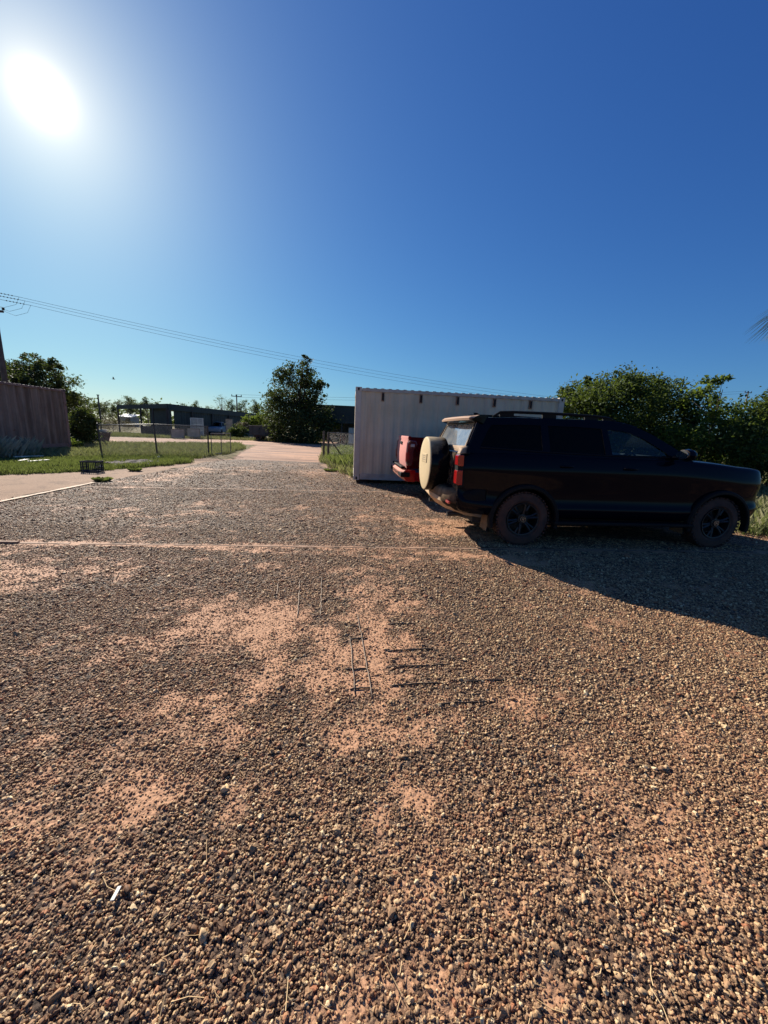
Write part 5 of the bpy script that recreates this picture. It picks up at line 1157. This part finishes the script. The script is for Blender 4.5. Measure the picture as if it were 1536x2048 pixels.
# low dark skip at the left by the bush
sk = empty('skip_bin', tuple(gnd(185, 885))[:2]+(0,), .1, 'low dark rusty skip beyond the rounded bush, left of the tall thin pole', 'skip')
b = MB(); b.loft([[(-.72, -.5, .06), (.72, -.5, .06), (.72, .5, .06), (-.72, .5, .06)], [(-.86, -.55, .66), (.86, -.55, .66), (.86, .55, .66), (-.86, .55, .66)]]); b.build('bin', mat('skip_paint', srgb(58, 46, 42), srgb(42, 36, 34), 3, .8), sk, bevel=.01)
b = MB(); b.tube([(-.88, -.57, .66), (.88, -.57, .66), (.88, .57, .66), (-.88, .57, .66), (-.88, -.57, .66)], .03, 6); b.build('rim', m_steel, sk)
o = MB().lathe([(0, 0), (0, .16), (.05, .24), (.16, .27), (.17, .25), (.06, .2)], (0, 0, 0), (0, 0, 1), 20).build('basin', m_white, smooth='angle'); o.location = tuple(gnd(185, 885)+Vector((.62, .1, .67)))[:3]; tag(o, 'white basin lying on the right end of the low dark skip', 'basin')
# far small building with a white roof
fb = empty('shed', tuple(at(258, 835, 92))[:2]+(0,), .1, 'small far building with a white roof left of the long shed', 'shed')
MB().box((0, 0, 1.1), (2.8, 3, 2.2)).build('wall', m_grey, fb); slab([(-1.6, -1.7, 2.3), (1.6, -1.7, 2.2), (1.6, 1.7, 2.8), (-1.6, 1.7, 2.9)], .12, 'roof', m_white, fb)
b = MB(); b.box((.5, -1.52, .95), (1.0, .06, 1.9)); b.build('door', m_steel, fb)
# white ute by the shed: the red one's shape in white
m_wh_p = paint('white_car_paint', (.34, .35, .37), srgb(190, 170, 150), .3, .3)
wu = copy_tree(UTE); pw = at(443, 870, 56); wu.location = (pw.x, 56, .004); wu.rotation_euler.z = math.radians(-78)
tag(wu, 'white ute parked in front of the long shed, half hidden by the pale panel', 'ute')
def retint(o):
    if o.type == 'MESH' and any(m in (m_red, m_redb) for m in o.data.materials):
        o.data = o.data.copy()
        for i, m in enumerate(o.data.materials):
            if m in (m_red, m_redb): o.data.materials[i] = m_wh_p
    for c in [x for x in bpy.data.objects if x.parent == o]: retint(c)
retint(wu)

# ---- clutter on the near ground
ct = empty('crate', (-8.47, 11.05, .0), .12, 'dark open slatted plastic crate on the edge of the grass', 'crate')
m_crate = mat('dark_crate_plastic', (.02, .028, .045), (.03, .035, .05), 9, .9, spec=.05)
MB().box((0, 0, .02), (.44, .34, .02)).build('base', m_crate, ct)
for nm, (c, d) in {'rim': ((0, 0, .285), None)}.items():
    b = MB()
    for s_ in (-1, 1): b.box((s_*.215, 0, .285), (.02, .34, .035)); b.box((0, s_*.165, .285), (.41, .02, .035)); b.box((s_*.215, 0, .13), (.016, .33, .02)); b.box((0, s_*.165, .05), (.41, .016, .03))
    b.build('rim', m_crate, ct)
for s_ in (-1, 1):
    for k in range(9): MB().box((-.2+k*.05, s_*.165, .15), (.012 if k % 4 else .03, .012, .25)).build('slat', m_crate, ct)
    for k in range(6): MB().box((s_*.215, -.13+k*.052, .15), (.012, .012, .25)).build('slat', m_crate, ct)
m_pb = mat('white_board', srgb(226, 220, 206), srgb(200, 190, 172), 4, .7)
for i, (x0, y0, x1, y1, lb) in enumerate(((28, 913, 86, 911, 'upper pale board lying in the weeds before the brown container'), (40, 921, 54, 918, 'short pale offcut lying left of the lower pale board'), (56, 922, 97, 919, 'lower pale board lying in the weeds before the brown container'))):
    a, c = gnd(x0, y0, .12), gnd(x1, y1, .12); mid = (a+c)/2; o = MB().box((0, 0, .02), ((c-a).length, .12, .035)).build('board', m_pb, bevel=.004); o.location = (mid.x, mid.y, .085); o.rotation_euler = (0, 0, math.atan2(c.y-a.y, c.x-a.x)); tag(o, lb, 'board', 'pale boards in the weeds')
rr_ = random.Random(3)
for i, (x, y, s_, lb) in enumerate(((428, 903, .16, 'small white rag in the grass just right of the left gatepost'), (449, 902, .20, 'larger white rag in the grass right of the open pipe gate'), (318, 918, .14, 'pale scrap on the soil under the middle fence post'), (201, 937, .16, 'pale scrap lying right of the dark crate'))):
    p = gnd(x, y); b = MB(); V = []; n = 9
    for r_i in (0, .5, 1): V += [(math.cos(k*6.283/n)*s_*r_i*rr_.uniform(.7, 1.2), math.sin(k*6.283/n)*s_*.6*r_i*rr_.uniform(.7, 1.2), .02+.09*(1-r_i)*rr_.uniform(.4, 1.4)) for k in range(n)]
    F = [(a*n+k, a*n+(k+1) % n, (a+1)*n+(k+1) % n, (a+1)*n+k) for a in range(2) for k in range(n)]; b.add(V, F); b.f.append(tuple(range(2*n, 3*n)))
    o = b.build('rag', m_white, smooth=True); o.location = (p.x, p.y, .0); tag(o, lb, 'rag', 'scraps in the grass')
# reinforcing bars showing through the worn slab
m_rb = mat('rusted_bar', srgb(58, 44, 36), srgb(36, 28, 24), 30, .8); m_rb2 = mat('worn_bar', srgb(132, 112, 92), srgb(86, 70, 58), 30, .6, metal=.3)
RB = [((-.815, 3.643), (-.66, 2.86), 1, 'second from the left of the thin pale bars running away from the viewer'), ((-.613, 3.736), (-.473, 2.877), 1, 'third from the left of the thin pale bars running away from the viewer'), ((-1.007, 3.555), (-.92, 3.162), 1, 'leftmost and shortest of the thin pale bars running away from the viewer'),
      ((-.181, 2.949), (-.017, 1.926), 1, 'longest of the thin pale bars, in the sand right of centre'), ((-.213, 2.625), (-.12, 1.962), 1, 'thin pale bar just left of the longest pale bar'),
      ((.088, 2.813), (.309, 2.841), 0, 'farthest of the dark crosswise bars right of the longest pale bar'), ((.068, 2.427), (.407, 2.486), 0, 'second farthest of the dark crosswise bars right of the longest pale bar'), ((.058, 2.241), (.478, 2.3), 0, 'longest and darkest crosswise bar right of the longest pale bar'),
      ((.083, 2.057), (.407, 2.103), 0, 'dark crosswise bar nearest the viewer that starts beside the longest pale bar'), ((.535, 2.126), (.827, 2.167), 0, 'dark crosswise bar lying farthest right'), ((.337, 1.908), (.69, 1.956), 0, 'dark crosswise bar nearest the viewer'),
      ((-.244, 2.751), (-.139, 2.752), 0, 'short dark bar crossing just left of the far end of the longest pale bar'), ((-.207, 2.562), (-.08, 2.587), 0, 'second farthest short dark bar crossing between the two right pale bars'), ((-.203, 2.194), (-.061, 2.216), 0, 'third farthest short dark bar crossing between the two right pale bars'), ((-.154, 2.008), (-.021, 2.026), 0, 'nearest short dark bar crossing between the two right pale bars')]
for i, (a, c, pale, lb) in enumerate(RB):
    a, c = Vector((*a, 0)), Vector((*c, 0)); d = c-a; n = Vector((-d.y, d.x, 0)).normalized(); L__ = d.length; k = max(6, int(L__/.06)); rr_ = random.Random(i)
    pts = [d*(j/k)+n*rr_.uniform(-.004, .004)+Vector((0, 0, .007+rr_.uniform(-.002, .001)-(.006 if j in (0, k) else 0))) for j in range(k+1)]
    o = MB().tube(pts, .0038 if pale else .0046, 6).build('steel_bar', m_rb2 if pale else m_rb, smooth=True); o.location = a; tag(o, lb, 'steel bar', 'reinforcing bars showing in the worn slab')
# straw and dead stalks scattered over the pebbles
r_ = np.random.default_rng(12); b = MB(); n = 420
for i in range(n):
    y = .55+5.5*r_.random()**1.7; x = (r_.random()*2-1)*y*1.15; a = r_.random()*6.283; l = .012+.035*r_.random()**2; z = .009+.006*r_.random(); e = Vector((math.cos(a), math.sin(a), r_.normal()*.1)); cv = Vector((-e.y, e.x, 0))*r_.normal()*.15*l; p = Vector((x, y, z))
    b.tube([p-e*l, p+cv, p+e*l], .0008+.0006*r_.random(), 3)
o = b.build('straw', mat('straw', srgb(206, 178, 132), srgb(170, 136, 96), 3, .8)); tag(o, 'pale dry stalks scattered over the pebbles', 'straw', kind='stuff')
p = gnd(233, 1797); o = MB().box((0, 0, .014), (.012, .045, .004), rot=.1).build('wood_chip', m_pb, bevel=.001); o.location = (p.x, p.y, .004); o.rotation_euler = (-.15, -.1, .05); tag(o, 'pale flat chip lying on the pebbles at the lower left', 'chip')
# a small bird in the air
bd = empty('bird', tuple(at(227, 758, 30)), .6, 'tiny dark bird flying above the far gum trees at the left', 'bird')
b = MB(); b.lathe([(-.11, 0), (-.09, .012), (-.03, .03), (.04, .032), (.08, .022), (.11, .006), (.12, 0)], (0, 0, 0), (1, 0, 0), 10)
for s_ in (-1, 1): b.add([(.04, s_*.02, .02), (-.03, s_*.02, .02), (-.05, s_*.09, .10), (.03, s_*.10, .11), (-.03, s_*.17, .15)], [(0, 1, 2, 3), (3, 2, 4)])
b.add([(-.1, -.006, 0), (-.1, .006, 0), (-.17, .03, .0), (-.17, -.03, 0)], [(0, 1, 2, 3)]); b.build('body', m_rb, bd)
bpy.context.view_layer.update()
